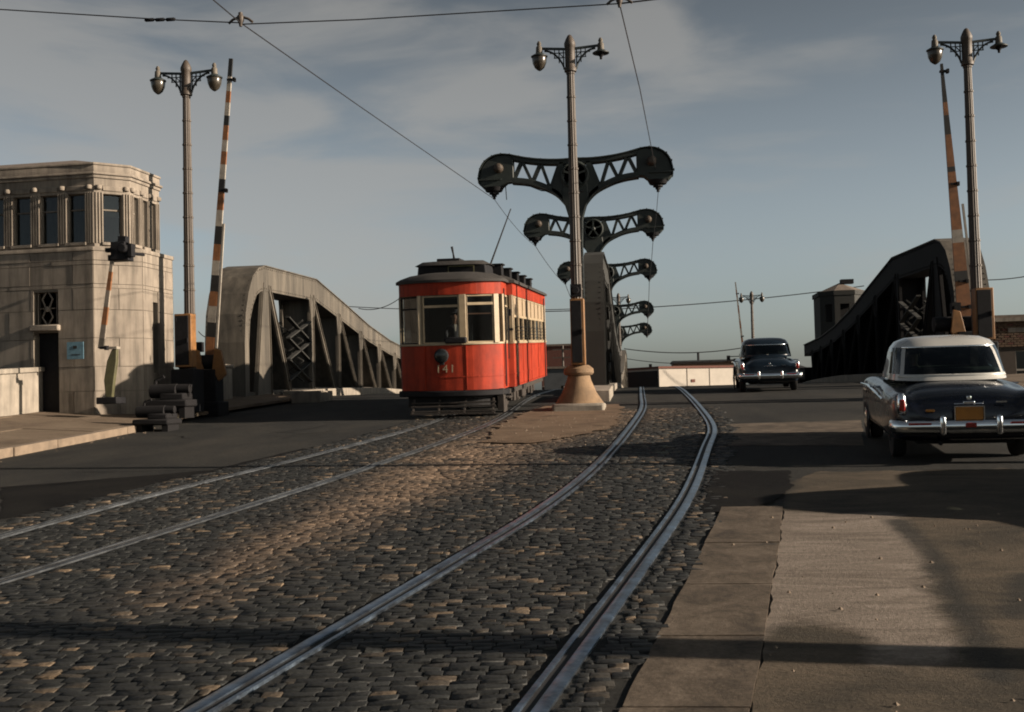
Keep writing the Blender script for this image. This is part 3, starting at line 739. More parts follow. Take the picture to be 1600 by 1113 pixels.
for i, oo in enumerate(mats_ops):
    for (a, b, c, e) in oo:
        if i == 0 and a < .3: continue
        fr = MB(); pa = .12
        def P(u, z, off=-pa): return on(i, UPc, u, z, off)
        for q in ((a, c, b, c), (a, e, b, e), (a, c, a, e), (b, c, b, e), (a, c+(e-c)*.68, b, c+(e-c)*.68)):
            fr.bar(P(q[0], q[1]), P(q[2], q[3]), .035, .035)
        f = fr.build('window', 'stone_back', tower)
        g = MB(); g.add([P(a, c, -pa-.02), P(b, c, -pa-.02), P(b, e, -pa-.02), P(a, e, -pa-.02)], [(0, 1, 2, 3)]); g.build('pane', 'glass', f)
        if i in (1,):
            g = MB(); g.add([P(a, c+(e-c)*.55, -pa-.07), P(b, c+(e-c)*.55, -pa-.07), P(b, e, -pa-.07), P(a, e, -pa-.07)], [(0, 1, 2, 3)]); g.build('roller_blind', 'khaki', f)
        s_ = MB(); s_.bar(on(i, UPc, a-.04, c-.03, .02), on(i, UPc, b+.04, c-.03, .02), .09, .07); s_.build('sill', 'stone', f)
        # frieze panel above
        h = MB(); h.bar(on(i, UPc, a-.02, e+.13, .005), on(i, UPc, b+.02, e+.13, .005), .05, .13); h.build('frieze_panel', 'stone', tower, bevel=.02)
    # fluted pilasters with rosettes
    ln = (Vector(UPc[i])-Vector(UPc[(i+1) % 6])).length
    if i < 3:
        cs = sorted(oo); edges = [0]+[x for o_ in cs for x in o_[:2]]+[ln]
        for a, b in zip(edges[::2], edges[1::2]):
            if b-a < .08: continue
            mb = MB(); k = max(2, int((b-a)/.06)); 
            for q in range(k):
                u = a+(b-a)*(q+.5)/k; mb.bar(on(i, UPc, u, wa-.02, .012), on(i, UPc, u, wb+.02, .012), .030, .03, (1, 0, 0))
            mb.build('pilaster', 'stone', tower)
            mb = MB(); c0 = on(i, UPc, (a+b)/2, wb+.15, .02); mb.lathe(c0, [(.07, -.05), (.085, 0), (.07, .05)], 10); mb.build('rosette', 'stone', tower, smooth=40)
# door, grille above it, and a sill hood
mb = MB(); mb.box((LOc[0][0]+(dr[0]+dr[1])/2, LOc[0][1]+.24, .9), (dr[1]-dr[0], .05, 2.05)); d_ = mb.build('door', 'iron', tower)
mb = MB(); mb.lathe((LOc[0][0]+dr[1]-.1, LOc[0][1]+.2, .95), [(.03, -.03), (.03, .03)], 8); mb.build('handle', 'khaki', d_, smooth=40)
gr = MB(); cx = LOc[0][0]+(dr[0]+dr[1])/2; yv = LOc[0][1]+.06
for k in (-1, 1):
    gr.tube([(cx+k*.02, yv, 2.12), (cx+k*.14, yv, 2.3), (cx+k*.04, yv, 2.52), (cx+k*.14, yv, 2.75), (cx+k*.03, yv, 2.92)], .022, 6)
    gr.tube([(cx+k*.25, yv, 2.12), (cx+k*.25, yv, 2.92)], .012, 6)
gr.tube([(cx-.2, yv, 2.52), (cx+.2, yv, 2.52)], .015, 6); gr.lathe((cx, yv, 2.5), [(.05, -.06), (.07, 0), (.05, .06)], 8)
gr.build('window_grille', 'stone', tower, smooth=40)
mb = MB(); mb.box((cx, LOc[0][1]-.04, 2.03), (.78, .2, .15)); mb.build('door_hood', 'stone', tower, bevel=.03)
sg = MB(); sg.box((0, 0, 0), (.42, .03, .42)); sg = sg.build('notice_board', 'signblue'); sg.location = (TB.x-.42, TB.y-.21, 3.0)
tag(sg, 'small square pale blue notice fixed on the bridge house front by its door', 'sign')
mb = MB(); mb.box((.0, -.02, .08), (.10, .01, .07)); mb.box((.02, -.02, -.1), (.22, .01, .02)); mb.build('printed_mark', 'dark', sg)

# parapet wall beside the house
pw = thing('parapet_wall', 'low pale concrete parapet wall at far left with square end pier', 'wall', (-14.75, 27.2, 1.5))
def par(y0, y1, x0, x1, z0, z1, name, mt='stone_pale', par_=pw, bev=.015):
    mb = MB(); o = Vector((-14.75, 27.2, 1.5)); V = []
    for y in (y0, y1):
        for x, z in ((x0, z0), (x1, z0), (x1, z1), (x0, z1)): V.append((x-o.x, y-o.y, z+zr(y)-o.z))
    mb.add(V, [(0, 1, 2, 3), (7, 6, 5, 4), (0, 4, 5, 1), (1, 5, 6, 2), (2, 6, 7, 3), (3, 7, 4, 0)]); return mb.build(name, mt, par_, bevel=bev)
for k in range(6):
    y1 = 26.9-k*2.4; par(y1-2.385, y1, -15.0, -14.72, .2, 1.34, 'wall_panel')
par(12, 26.9, -15.08, -14.66, 1.34, 1.46, 'coping')
par(26.9, 27.5, -15.12, -14.55, .2, 1.52, 'end_pier'); par(26.85, 27.55, -15.16, -14.50, .2, .62, 'pier_base')
mb = MB(); lw = MB(); lw.box((0, 0, 0), (.3, 3.2, 1.5)); lw = lw.build('low_wall', 'stone_pale', bevel=.02); lw.location = (-12.9, 33.0, 2.0)
tag(lw, 'short pale concrete wall between the bridge house and left lamp post', 'wall')
mb = MB(); mb.box((-.0, 0, .79), (.38, 3.26, .1)); mb.build('coping', 'stone_pale', lw, bevel=.01)
mb = MB(); mb.box((.22, -1.2, 0), (.14, .2, 1.5)); mb.build('pilaster', 'stone_pale', lw)

# ------------------------------------------------------------------ street lamps
def lamp_base(bell=False, low=0.0):
    pass
def make_lamp(name, label, loc, kind='plain', right='glass', H=9.0, rot=0):
    t = thing(name, label, 'street lamp', loc, (0, 0, rot), 'twin arm street lamps')
    mb = MB(); prof = [(.20, 0), (.20, .4), (.155, .55)]
    for k in range(13):
        h = .6+k*(H-1.6)/12.0; r = .150-.055*k/12
        prof += [(r, h), (r+.016, h+.01), (r+.016, h+.05), (r, h+.06)]
    prof += [(.10, H-.9), (.10, H-.35)]
    mb.lathe((0, 0, 0), prof, 28, flute=.10); mb.build('pole', 'pole', t, smooth=25)
    mb = MB(); mb.lathe((0, 0, 0), [(.10, H-.95), (.15, H-.93), (.15, H-.85), (.125, H-.82), (.125, H-.32), (.14, H-.3), (.14, H-.22), (.10, H-.12), (.05, H-.03), (.005, H)], 16)
    mb.build('finial', 'pole', t, smooth=40)
    for s in (-1, 1):
        br = MB()
        br.bar((s*.1, 0, H-.36), (s*.78, 0, H-.31), .05, .055)
        arc = [(s*(.13+.50*(k/8)), 0, H-.88+.50*math.sin(math.pi/2*(k/8)**.75)) for k in range(9)]
        br.tube(arc, .026, 6)
        br.bar((s*.16, 0, H-.86), (s*.16, 0, H-.34), .03, .03); br.bar((s*.27, 0, H-.70), (s*.27, 0, H-.34), .025, .025); br.bar((s*.38, 0, H-.58), (s*.38, 0, H-.34), .025, .025)
        br.bar((s*.13, 0, H-.45), (s*.5, 0, H-.45), .025, .02); br.bar((s*.13, 0, H-.57), (s*.4, 0, H-.57), .025, .02)
        br.bar((s*.16, 0, H-.57), (s*.27, 0, H-.45), .02, .02)
        br.build('arm_bracket', 'bracket', t, smooth=40)
        x = s*.76
        ln = MB(); ln.lathe((x, 0, 0), [(.03, H-.13), (.06, H-.19), (.045, H-.24), (.075, H-.27), (.085, H-.40), (.08, H-.44)], 12)
        l_ = ln.build('lantern', 'steel', t, smooth=40)
        hd = MB(); hd.lathe((x, 0, 0), [(.075, H-.42), (.12, H-.45), (.21, H-.50), (.205, H-.52), (.10, H-.52)], 16); hd.build('hood', 'bracket', l_, smooth=50)
        if s < 0 or right == 'glass':
            gl = MB(); gl.lathe((x, 0, 0), [(.17, H-.515), (.185, H-.56), (.17, H-.68), (.12, H-.79), (.05, H-.85), (.01, H-.87)], 16); gl.build('globe', 'lantern', l_, smooth=50)
        else:
            gl = MB(); gl.lathe((x, 0, 0), [(.09, H-.52), (.08, H-.56), (.035, H-.60), (.03, H-.66), (.005, H-.67)], 12); gl.build('bulb_socket', 'iron', l_, smooth=50)
    return t
def signal_box(t, z0, z1, w_, x0=0, y0=-.2, name='control_box'):
    mb = MB(); mb.box((x0, y0, (z0+z1)/2), (w_, .34, z1-z0)); b = mb.build(name, 'ochre', t, bevel=.015)
    mb = MB(); mb.box((x0-.02, y0-.18, (z0+z1)/2), (w_-.09, .03, z1-z0-.1)); mb.build('box_door', 'iron', b, bevel=.008)
    mb = MB(); mb.box((x0+w_*.3, y0-.21, (z0+z1)/2), (.025, .04, .12)); mb.build('handle', 'iron', b)
    for zz in (z0+.15, z1-.15):
        mb = MB(); mb.box((x0-w_/2+.05, y0-.2, zz), (.04, .04, .08)); mb.build('hinge', 'iron', b)
# centre lamp on a bell pedestal
def cen(px, py, d): p = A(px, py, d); return p
zc = zr(27.8)
lc = make_lamp('street_lamp', 'tall fluted twin lamp standing on a conical concrete pedestal in the median', (-1.49, 27.8, zc+.55), right='bare', H=8.72)
mb = MB(); mb.box((0, 0, -.50), (1.25, 1.5, .24)); mb.build('plinth', 'stone_pale', lc, bevel=.06)
mb = MB(); mb.lathe((0, 0, 0), [(.60, -.40), (.58, -.36), (.42, -.12), (.30, .18), (.27, .30), (.33, .31), (.37, .36), (.36, .46), (.26, .54), (.22, .55)], 28); mb.build('pedestal', mat('ochre concrete', (.42, .27, .15), .9, var=.35, scale=4, bump=.4, bscale=40), lc, smooth=40)
signal_box(lc, .55, 2.15, .34, .02, -.22)
mb = MB(); mb.box((-.0, -.28, 2.35), (.26, .2, .3)); mb.lathe((.0, -.36, 2.35), [(.08, 0), (.09, .05), (.08, .12)], 10, axis='y'); mb.build('signal_head', 'iron', lc, smooth=40)
p = A(298, 600, 29.2); zl = side_z(p.x, p.y)
ll = make_lamp('street_lamp', 'tall fluted twin lamp between the bridge house and the left bridge truss', (p.x, p.y, zl), H=A(293, 88, 29.2).z-zl)
signal_box(ll, 1.15, 2.5, .44, .0, -.3)
mb = MB(); mb.box((0, -.2, .55), (.6, .7, 1.1)); mb.build('base_cabinet', 'iron', ll, bevel=.02)
p = A(1530, 560, 27.8); zR = side_z(p.x, p.y)
lr = make_lamp('street_lamp', 'tall fluted twin lamp at far right beside the two tone sedan', (p.x, p.y, zR), right='bare', H=A(1512, 38, 27.8).z-zR)
signal_box(lr, 1.25, 2.5, .42, .05, -.3)
mb = MB(); mb.box((0, -.2, .6), (.6, .7, 1.2)); mb.build('base_cabinet', 'iron', lr, bevel=.02)
pf = A(1174, 455, 85)
make_lamp('street_lamp', 'distant twin lamp beyond the crest, behind the dark blue car', (pf.x, pf.y, pf.z-9.0), H=9.0)
pf = A(966, 458, 88)
make_lamp('street_lamp', 'distant twin lamp half hidden behind the median masts', (pf.x, pf.y, pf.z-9.0), H=9.0)
# next lamp back along the right kerb, outside the frame

# ------------------------------------------------------------------ median masts
def make_mast(name, label, loc, topz, W=5.1, stem=.32, foot=0.0, sc=1.0):
    """loc = foot of mast; topz = height of the arm underside tip above the foot"""
    t = thing(name, label, 'mast', loc, (0, 0, 0), 'overhead wire masts on the median')
    hz = topz                 # height of the hub centre
    D = .30                  # thickness along the street
    fa = lambda u, v_: (u, -D/2, v_); fb = lambda u, v_: (u, D/2, v_)
    X = W/2
    def crv(P, n): 
        C = catmull([Vector((a, b, 0)) for a, b in P], n); return [(p.x, p.y) for p in C]
    TOP = crv([(.0, .43), (.45, .42), (.9, .45), (1.3, .51), (1.68, .60)], 4)
    BOT = crv([(.20, -.95), (.30, -.72), (.55, -.45), (.95, -.25), (1.3, -.15), (1.68, -.10)], 4)
    for s in (-1, 1):
        top = [(s*a, hz+b) for a, b in TOP]; bot = [(s*a, hz+b) for a, b in BOT]
        arm = MB()
        arm.band([(a, b-.11) for a, b in top], top, fa, fb); arm.band(bot, [(a+s*(-.02), b+.12) for a, b in bot], fa, fb)
        ar = arm.build('arm', 'mast', t, bevel=.012)
        f2 = lambda u, v_: (u, -D/2-.05, v_); f3 = lambda u, v_: (u, D/2+.05, v_)
        for src, lo, hi in ((top, 0, .03), (bot, -.03, 0)):
            fl = MB(); fl.band([(a, b+lo) for a, b in src], [(a, b+hi) for a, b in src], f2, f3); fl.build('flange', 'mast', ar)
        def tz(u): return min(TOP, key=lambda p: abs(p[0]-u))[1]-.06
        def bz(u): return min(BOT, key=lambda p: abs(p[0]-u))[1]+.06
        zig = [(.40, 1), (.66, 0), (.90, 1), (1.14, 0), (1.40, 1), (1.64, 0)]
        for (ua, ka), (ub, kb) in zip(zig, zig[1:]):
            za = tz(ua) if ka else bz(ua); zb_ = tz(ub) if kb else bz(ub)
            br = MB(); br.bar((s*ua, 0, hz+za), (s*ub, 0, hz+zb_), .085, D*.8, (0, 1, 0)); br.build('lattice_bar', 'mast', t)
        br = MB(); br.prism([(s*.30, hz-.75), (s*.30, hz+.36), (s*.40, hz+.36), (s*.52, hz-.05), (s*.62, hz-.36)], fa, fb); br.build('web_fill', 'mast', t)
        pod = [(1.62, -.10), (1.62, .60), (1.85, .64), (2.10, .62), (2.32, .51), (2.47, .34), (X, .08), (X, -.12), (2.44, -.24), (1.95, -.24), (1.80, -.12)]
        pd = MB(); pd.prism([(s*a, hz+b) for a, b in pod], fa, fb); p_ = pd.build('pod', 'mast', t, bevel=.03)
        rb = MB(); rb.prism([(s*1.95, hz-.04), (s*(X+.02), hz-.04), (s*(X+.02), hz+.0), (s*1.95, hz+.0)], f2, f3); rb.build('flange', 'mast', p_)
        rim = crv([(1.62, .60), (1.85, .64), (2.10, .62), (2.32, .51), (2.47, .34), (X, .08), (X, -.12)], 3)
        rb = MB(); rb.band([(s*a, hz+b) for a, b in rim], [(s*(a+.025), hz+b+.02) for a, b in rim], f2, f3); rb.build('flange', 'mast', p_)
        kn = MB(); kn.lathe((s*2.02, 0, hz+.27), [(.12, -D/2-.05), (.13, D/2), (.12, D/2+.12), (.08, D/2+.20), (.02, D/2+.22)], 16, axis='y'); kn.build('knob', 'pole', p_, smooth=40)
        ins = MB(); ins.lathe((s*(X-.38), 0, hz), [(.04, -.52), (.04, -.46), (.07, -.45), (.07, -.40), (.13, -.39), (.13, -.33), (.22, -.32), (.27, -.22)], 12); ins.build('insulator', 'iron', p_, smooth=30)
        bl = MB()
        for k in range(2, 17, 3): a, b = top[min(k, len(top)-1)]; bl.box((a, 0, b+.045), (.03, .05, .05))
        for k in range(1, len(rim)-1, 3): bl.box((s*(rim[k][0]+.04), 0, hz+rim[k][1]+.045), (.035, .08, .05))
        struct(bl.build('bolt_row', 'mast', ar), 'stuff')
    hb = MB(); hb.lathe((0, 0, hz), [(.38, -.19), (.38, .18), (.34, .20), (.30, .17)], 24, axis='y'); hb.build('hub', 'mast', t, smooth=40)
    hr = MB()
    for k in range(5):
        a = 2*math.pi*k/5+.3; hr = MB(); hr.bar((.06*math.cos(a), -.21, hz+.06*math.sin(a)), (.30*math.cos(a), -.21, hz+.30*math.sin(a)), .05, .05, (0, 1, 0)); hr.build('hub_spoke', 'mast', t)
    hr = MB(); hr.lathe((0, -.02, hz), [(.08, .17), (.08, .21), (.05, .24)], 12, axis='y'); hr.build('hub_cap', 'mast', t)
    # stem flaring at the top
    st = MB(); st.prism([(-stem/2-.03, 0), (-stem/2, .3), (-stem/2, hz-1.7), (-stem/2-.02, hz-1.15), (-stem/2-.12, hz-.80), (-stem/2-.2, hz-.60), (-stem/2-.1, hz+.3), (stem/2+.1, hz+.3), (stem/2+.2, hz-.60), (stem/2+.12, hz-.80), (stem/2+.02, hz-1.15), (stem/2, hz-1.7), (stem/2, .3), (stem/2+.03, 0)], lambda u, v_: (u, -.17, v_), lambda u, v_: (u, .17, v_)); st.build('stem', 'mast', t, bevel=.02)
    return t, hz
MX = -1.56
def mast_tip(px, py, d): return A(px, py, d)
masts = []
specs = [(1030, 300, 29.9, 'largest and nearest overhead mast, just behind the centre lamp'), (1024, 377, 41.8, 'second overhead mast, standing at the near end of the central truss'),
         (1017, 440, 58.8, 'third overhead mast back along the central truss'), (1013, 498, 75.0, 'fourth overhead mast, small, well beyond the crest'), (1010, 528, 88.5, 'farthest and lowest of the overhead masts')]
tips = []
for i, (px, py, d, lab) in enumerate(specs):
    p = A(px, py, d); zt = p.z+.40; zf = zr(p.y)
    # the foot is on the road; the tip insulator ends at p.z
    foot = zf
    hz_local = None
    # insulator bottom relative: topz+.35 + geometry; solve so that bottom == p.z
    # bot[-1].z = hz-.95+1.02+.12 = hz+.19 ; insulator bottom = hz+.19-.42 = hz-.23 = topz+.12
    topz = p.z-foot+.52
    t, hz = make_mast('overhead_mast', lab, (MX, p.y, foot), topz)
    tips.append(((MX-5.1/2+.38, p.y, p.z), (MX+5.1/2-.38, p.y, p.z), p.y, foot+hz))
    masts.append(t)

# ------------------------------------------------------------------ trusses
def make_truss(name, label, X, W, mtl, mirror=False, cover=None):
    t = thing(name, label, 'bridge truss', (X, 36, zr(36)))
    Z0 = zr(36)
    def flip(y): return (136.5-y) if mirror else y
    # (y, z) outline of the top chord, world heights
    top = [(35.75, 1.3), (35.75, 3.6), (35.85, 4.5), (36.15, 5.2), (36.6, 5.8), (37.2, 6.15), (37.9, 6.32), (44.2, 6.48), (48.5, 5.85), (53, 5.15), (57.5, 4.65), (62, 4.35), (68.25, 4.2)]
    dz = (lambda y: 0) if not mirror else (lambda y: -1.35)
    th = [.50, .52, .58, .66, .74, .80, .85, .85, .80, .74, .70, .66, .66]
    inner = []
    for i, (y, z) in enumerate(top):
        a = Vector(top[max(i-1, 0)]); b = Vector(top[min(i+1, len(top)-1)]); d = (b-a).normalized(); nrm = Vector((d.y, -d.x)); q = Vector((y, z))+nrm*th[i]; inner.append((q.x, q.y))
    hw = W/2
    def mp_(x): return lambda u, v_: (x, flip(u)-36, v_+dz(u)-Z0)
    ch = MB(); ch.band(inner, top, mp_(-hw), mp_(hw)); c_ = ch.build('top_chord', mtl, t)
    # cover plate flange and rivet rows
    fl = MB(); fl.band(top, [(y+(-.03 if i < 2 else 0), z+(.035 if i > 1 else 0)) for i, (y, z) in enumerate(top)], mp_(-hw-.05), mp_(hw+.05)); fl.build('cover_plate', cover or mtl, c_)
    rv = MB()
    for sx in (-1, 1):
        for off in (.08, .9):
            for i in range(2, len(top)-1):
                (ya, za), (yb, zb_) = top[i], top[i+1]; (ia, ja), (ib, jb) = inner[i], inner[i+1]
                n = max(2, int(math.hypot(yb-ya, zb_-za)/.22))
                for k in range(n):
                    q = k/n; y = (ya+(yb-ya)*q)*(1-off)+(ia+(ib-ia)*q)*off; z = (za+(zb_-za)*q)*(1-off)+(ja+(jb-ja)*q)*off
                    rv.box((sx*(hw+.008), flip(y)-36, z+dz(y)-Z0), (.025, .045, .045))
    o = rv.build('rivet_row', mtl, c_); struct(o, 'stuff')
    rv = MB()
    for q in range(26):
        z = 1.6+q*.17; yq = 35.75 if z < 3.6 else None
        for (a, za), (b, zb_) in zip(top, top[1:]):
            if za <= z < zb_ and b < 38.5: yq = a+(b-a)*(z-za)/(zb_-za+1e-9)
        if yq is None: continue
        for sx in (-1, 1): rv.box((sx*(hw-.05), flip(yq)-36-(.012 if not mirror else -.012), z+dz(yq)-Z0), (.035, .03, .035))
    struct(rv.build('end_rivet_row', mtl, c_), 'stuff')
    def topz(y):
        for (a, za), (b, zb_) in zip(inner, inner[1:]):
            if a <= y <= b: return za+(zb_-za)*(y-a)/(b-a)
        return inner[-1][1]
    posts = [38.1, 43.6, 47.6, 51.4, 55.1, 58.6, 62.0, 65.2]
    def member(name, y0, z0, y1, z1, wd, wd2=None, par_=None):
        wd2 = wd2 or wd; mb = MB()
        a, b = Vector((flip(y0), z0+dz(y0))), Vector((flip(y1), z1+dz(y1))); d = (b-a).normalized(); nn = Vector((-d.y, d.x))
        for sx in (-1, 1):
            x0, x1 = sx*hw*.97, sx*(hw*.97-.10)
            V = []
            for x in (x0, x1):
                for q in (a+nn*wd/2, a-nn*wd/2, b-nn*wd2/2, b+nn*wd2/2): V.append((x, q.x-36, q.y-Z0))
            mb.add(V, [(0, 1, 2, 3), (7, 6, 5, 4), (0, 4, 5, 1), (1, 5, 6, 2), (2, 6, 7, 3), (3, 7, 4, 0)])
        wdm = .03; V = []
        for x in (-hw*.9, hw*.9):
            for q, w__ in ((a, wdm), (b, wdm)): V += [(x, (q+nn*w__).x-36, (q+nn*w__).y-Z0), (x, (q-nn*w__).x-36, (q-nn*w__).y-Z0)]
        mb.add(V, [(0, 1, 3, 2), (6, 7, 5, 4), (0, 2, 6, 4), (1, 5, 7, 3), (0, 4, 5, 1), (2, 3, 7, 6)])
        # edge angles, standing proud
        for sx in (-1, 1):
            for e in (-1, 1):
                p0 = a+nn*e*(wd/2-.035); p1 = b+nn*e*(wd2/2-.035)
                mb.bar((sx*(hw*.97+.012), p0.x-36, p0.y-Z0), (sx*(hw*.97+.012), p1.x-36, p1.y-Z0), .03, .06, (1, 0, 0))
        return mb.build(name, mtl, t)
    for i, y in enumerate(posts):
        zb_ = zr(y)-.2 if not mirror else zr(flip(y))+1.35-.2
        if i == 0: member('end_post', y-.0, topz(y+.1)+.25, y-.35, zb_, .62, 1.75)
        else: member('post', y, topz(y)+.2, y, zb_, .46 if i == 1 else .30, .46 if i == 1 else .30)
        if i+1 < len(posts):
            y2 = posts[i+1]; zz = zr(y2)-.1 if not mirror else zr(flip(y2))+1.25
            member('diagonal', y+.35 if i == 0 else y+.15, topz(y+.2)+.15, y+(y2-y)*(.50 if i == 0 else .88), zz, .30 if i < 2 else .24)
    if mtl == 'shadesteel':  # dark sheets added so the panels read as solid black
        for ya, yb in zip(posts[1:], posts[2:]):
            if mirror: za, zb_ = zr(flip(ya))+1.35, zr(flip(yb))+1.35
            else: za, zb_ = zr(ya), zr(yb)
            mb = MB(); mb.prism([(ya+.1, za-.1), (yb-.1, zb_-.1), (yb-.1, topz(yb-.1)+.1), (ya+.1, topz(ya+.1)+.1)], mp_(hw*.7), mp_(hw*.7-.03)); mb.build('web_fill', mtl, t)  # added sheet that blackens the truss panel
    # gusset plates
    for i, y in enumerate(posts[1:]):
        for sx in (-1, 1):
            mb = MB(); mb.prism([(y-.35, topz(y-.35)+.1), (y+.5, topz(y+.5)+.1), (y+.32, topz(y)-.62), (y-.18, topz(y)-.75)], mp_(sx*(hw+.004)), mp_(sx*(hw-.05)))
            mb.build('gusset_plate', mtl, t)
    # lattice between the planes of the second post, seen from the street
    yl = 42.4; y0 = 41.6
    lm = MB(); base = zr(42)
    for k in range(3):
        z0 = 2.4+k*.78
        for sg in (-1, 1):
            lm.bar((-hw*.95, flip(yl)-36, z0+dz(yl)+(0 if sg > 0 else .78)-Z0), (hw*.95, flip(yl)-36, z0+dz(yl)+(.78 if sg > 0 else 0)-Z0), .05, .12, (0, 1, 0))
            lm.bar((hw*.97, flip(40.5)-36, z0+dz(yl)+(0 if sg > 0 else .78)-Z0), (hw*.97, flip(43.3)-36, z0+dz(yl)+(.78 if sg > 0 else 0)-Z0), .05, .16, (1, 0, 0))
            lm.bar((-hw*.97, flip(40.5)-36, z0+dz(yl)+(0 if sg > 0 else .78)-Z0), (-hw*.97, flip(43.3)-36, z0+dz(yl)+(.78 if sg > 0 else 0)-Z0), .05, .16, (1, 0, 0))
    lm.build('lattice_brace', 'steelg', t)
    bc = MB()
    pts = [y for y in (36, 38, 41, 44, 47, 50, 53, 56, 59, 62, 65, 68.25)]
    for ya, yb in zip(pts, pts[1:]):
        za = (zr(ya) if not mirror else zr(flip(ya))+1.35); zb_ = (zr(yb) if not mirror else zr(flip(yb))+1.35)
        V = []
        for x in (-hw*.93, hw*.93):
            for yy_, zz in ((ya, za), (yb, zb_)): V += [(x, flip(yy_)-36, zz-.5+dz(yy_)-Z0), (x, flip(yy_)-36, zz+.35+dz(yy_)-Z0)]
        bc.add(V, [(0, 1, 3, 2), (6, 7, 5, 4), (0, 2, 6, 4), (1, 5, 7, 3), (0, 4, 5, 1), (2, 3, 7, 6)])
    bc.build('bottom_chord', mtl, t)
    return t
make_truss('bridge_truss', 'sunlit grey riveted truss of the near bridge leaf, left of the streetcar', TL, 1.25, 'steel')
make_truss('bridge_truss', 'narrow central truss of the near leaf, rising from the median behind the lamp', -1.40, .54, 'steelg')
make_truss('bridge_truss', 'black backlit truss of the near leaf with grey curved end, right side', TR, .95, 'shadesteel', cover='steel')
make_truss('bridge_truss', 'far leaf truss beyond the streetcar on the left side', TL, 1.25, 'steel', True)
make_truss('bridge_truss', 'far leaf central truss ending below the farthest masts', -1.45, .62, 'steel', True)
make_truss('bridge_truss', 'low dark far leaf truss behind the blue car, right side', TR, .95, 'shadesteel', True)
# deck kerbs of the bridge
def strip_block(name, x0, x1, y0, y1, h, mt, label, cat, step=3.0):
    t = thing(name, label, cat, (x0, y0, zr(y0)))
    y = y0
    while y < y1-.1:
        e = min(y+step, y1); mb = MB(); V = []
        for q in (y+.01, e-.01):
            for x, z in ((x0, -.1), (x1, -.1), (x1, h), (x0, h)): V.append((x-x0, q-y0, zr(q)+z-zr(y0)))
        mb.add(V, [(0, 1, 2, 3), (7, 6, 5, 4), (0, 4, 5, 1), (1, 5, 6, 2), (2, 6, 7, 3), (3, 7, 4, 0)]); mb.build('kerb_block', mt, t, bevel=.02); y = e
    return t
strip_block('deck_kerb', TL+.7, TL+1.3, 39.5, 66, .30, 'stone_pale', 'long pale concrete kerb along the foot of the left truss', 'kerb')
strip_block('deck_kerb', TR-1.3, TR-.7, 39.5, 66, .30, 'stone_pale', 'long dark concrete kerb along the foot of the right truss', 'kerb')
strip_block('deck_kerb', -2.05, -.85, 31.5, 35.6, .32, 'stone_pale', 'concrete median block behind the centre lamp pedestal', 'kerb', 2.1)
strip_block('deck_kerb', -2.0, -.9, 37, 66, .22, 'stone_pale', 'low kerb under the central truss along the rails', 'kerb')
cb = MB(); cb.box((0, 0, 0), (.95, 1.6, .42)); cb = cb.build('concrete_block', 'stone_pale', bevel=.03); p = A(488, 622, 37.5); cb.location = (p.x, p.y, p.z+.02); tag(cb, 'low pale concrete block at the foot of the left truss', 'block')

# ------------------------------------------------------------------ barrier gates
def gate(label, base, tip, w0, w1, stripes, second=True, cap=None, housing=True, thick=.06, lampz=None, colA='white', colB='orange'):
    base, tip = Vector(base), Vector(tip); t = thing('barrier_gate', label, 'barrier gate', (base.x, base.y, base.z), (0, 0, 0), 'raised barrier gates')
    d = tip-base
    n = len(stripes); tot = sum(x for x, _ in stripes); a = 0
    side = Vector((1, 0, 0)); side = (side-d.normalized()*side.dot(d.normalized())).normalized()
    for ln, c in stripes:
        b = a+ln/tot; p0, p1 = d*a, d*b; wa_, wb_ = w0+(w1-w0)*a, w0+(w1-w0)*b; mb = MB(); V = []
        dep = d.normalized().cross(side)*thick/2
        for p, ww in ((p0, wa_), (p1, wb_)):
            for i, j in ((-1, -1), (1, -1), (1, 1), (-1, 1)): V.append(p+side*i*ww/2+dep*j)
        mb.add(V, [(3, 2, 1, 0), (4, 5, 6, 7), (0, 1, 5, 4), (1, 2, 6, 5), (2, 3, 7, 6), (3, 0, 4, 7)])
        mb.build('arm_stripe', c, t); a = b
    if second:
        mb = MB(); mb.bar(d*.02+side*(w0*.75), d*.45+side*(w0*.55), .05, .05, (0, 1, 0)); mb.build('stay_rod', 'white', t)
    for q in (.93, .56) if lampz is None else lampz:
        mb = MB(); pp = d*q+side*(.05); mb.box(pp, (.22 if w0 > .1 else .14, .1, .05)); mb.box(pp+Vector((.08, 0, .0)), (.06, .12, .1)); mb.build('arm_clip', 'iron', t)
    if housing:
        z = 0
        mb = MB(); mb.box((0, 0, -.75), (.55, .6, .9)); mb.box((0, 0, -1.35), (.75, .8, .4)); h = mb.build('housing', 'iron', t, bevel=.03)
        mb = MB(); mb.lathe((-.3, -.05, -.1), [(.03, -.5), (.19, -.48), (.19, .48), (.03, .5)], 16, axis='x'); mb.build('drum', 'iron', t, smooth=40)
        for s in (-1, 1):
            mb = MB(); mb.prism([(-.05, .25), (.12, .2), (.26, -.45), (.05, -.62), (-.12, -.3)], lambda u, v_: (s*.3+u, -.28, v_), lambda u, v_: (s*.3+u, -.18, v_)); mb.build('counterweight_arm', 'ochre', t, bevel=.01)
        mb = MB(); mb.box((-.25, -.1, .3), (.22, .2, .26)); mb.lathe((-.25, -.2, .3), [(.06, 0), (.07, .05)], 10, axis='y'); mb.build('warning_lamp', 'iron', t, smooth=40)
    return t
wo_, or_, bl_ = 'white', 'orange', 'black'
st = []
for k in range(9): st += [(1, bl_ if k % 2 else or_), (.8, wo_)]
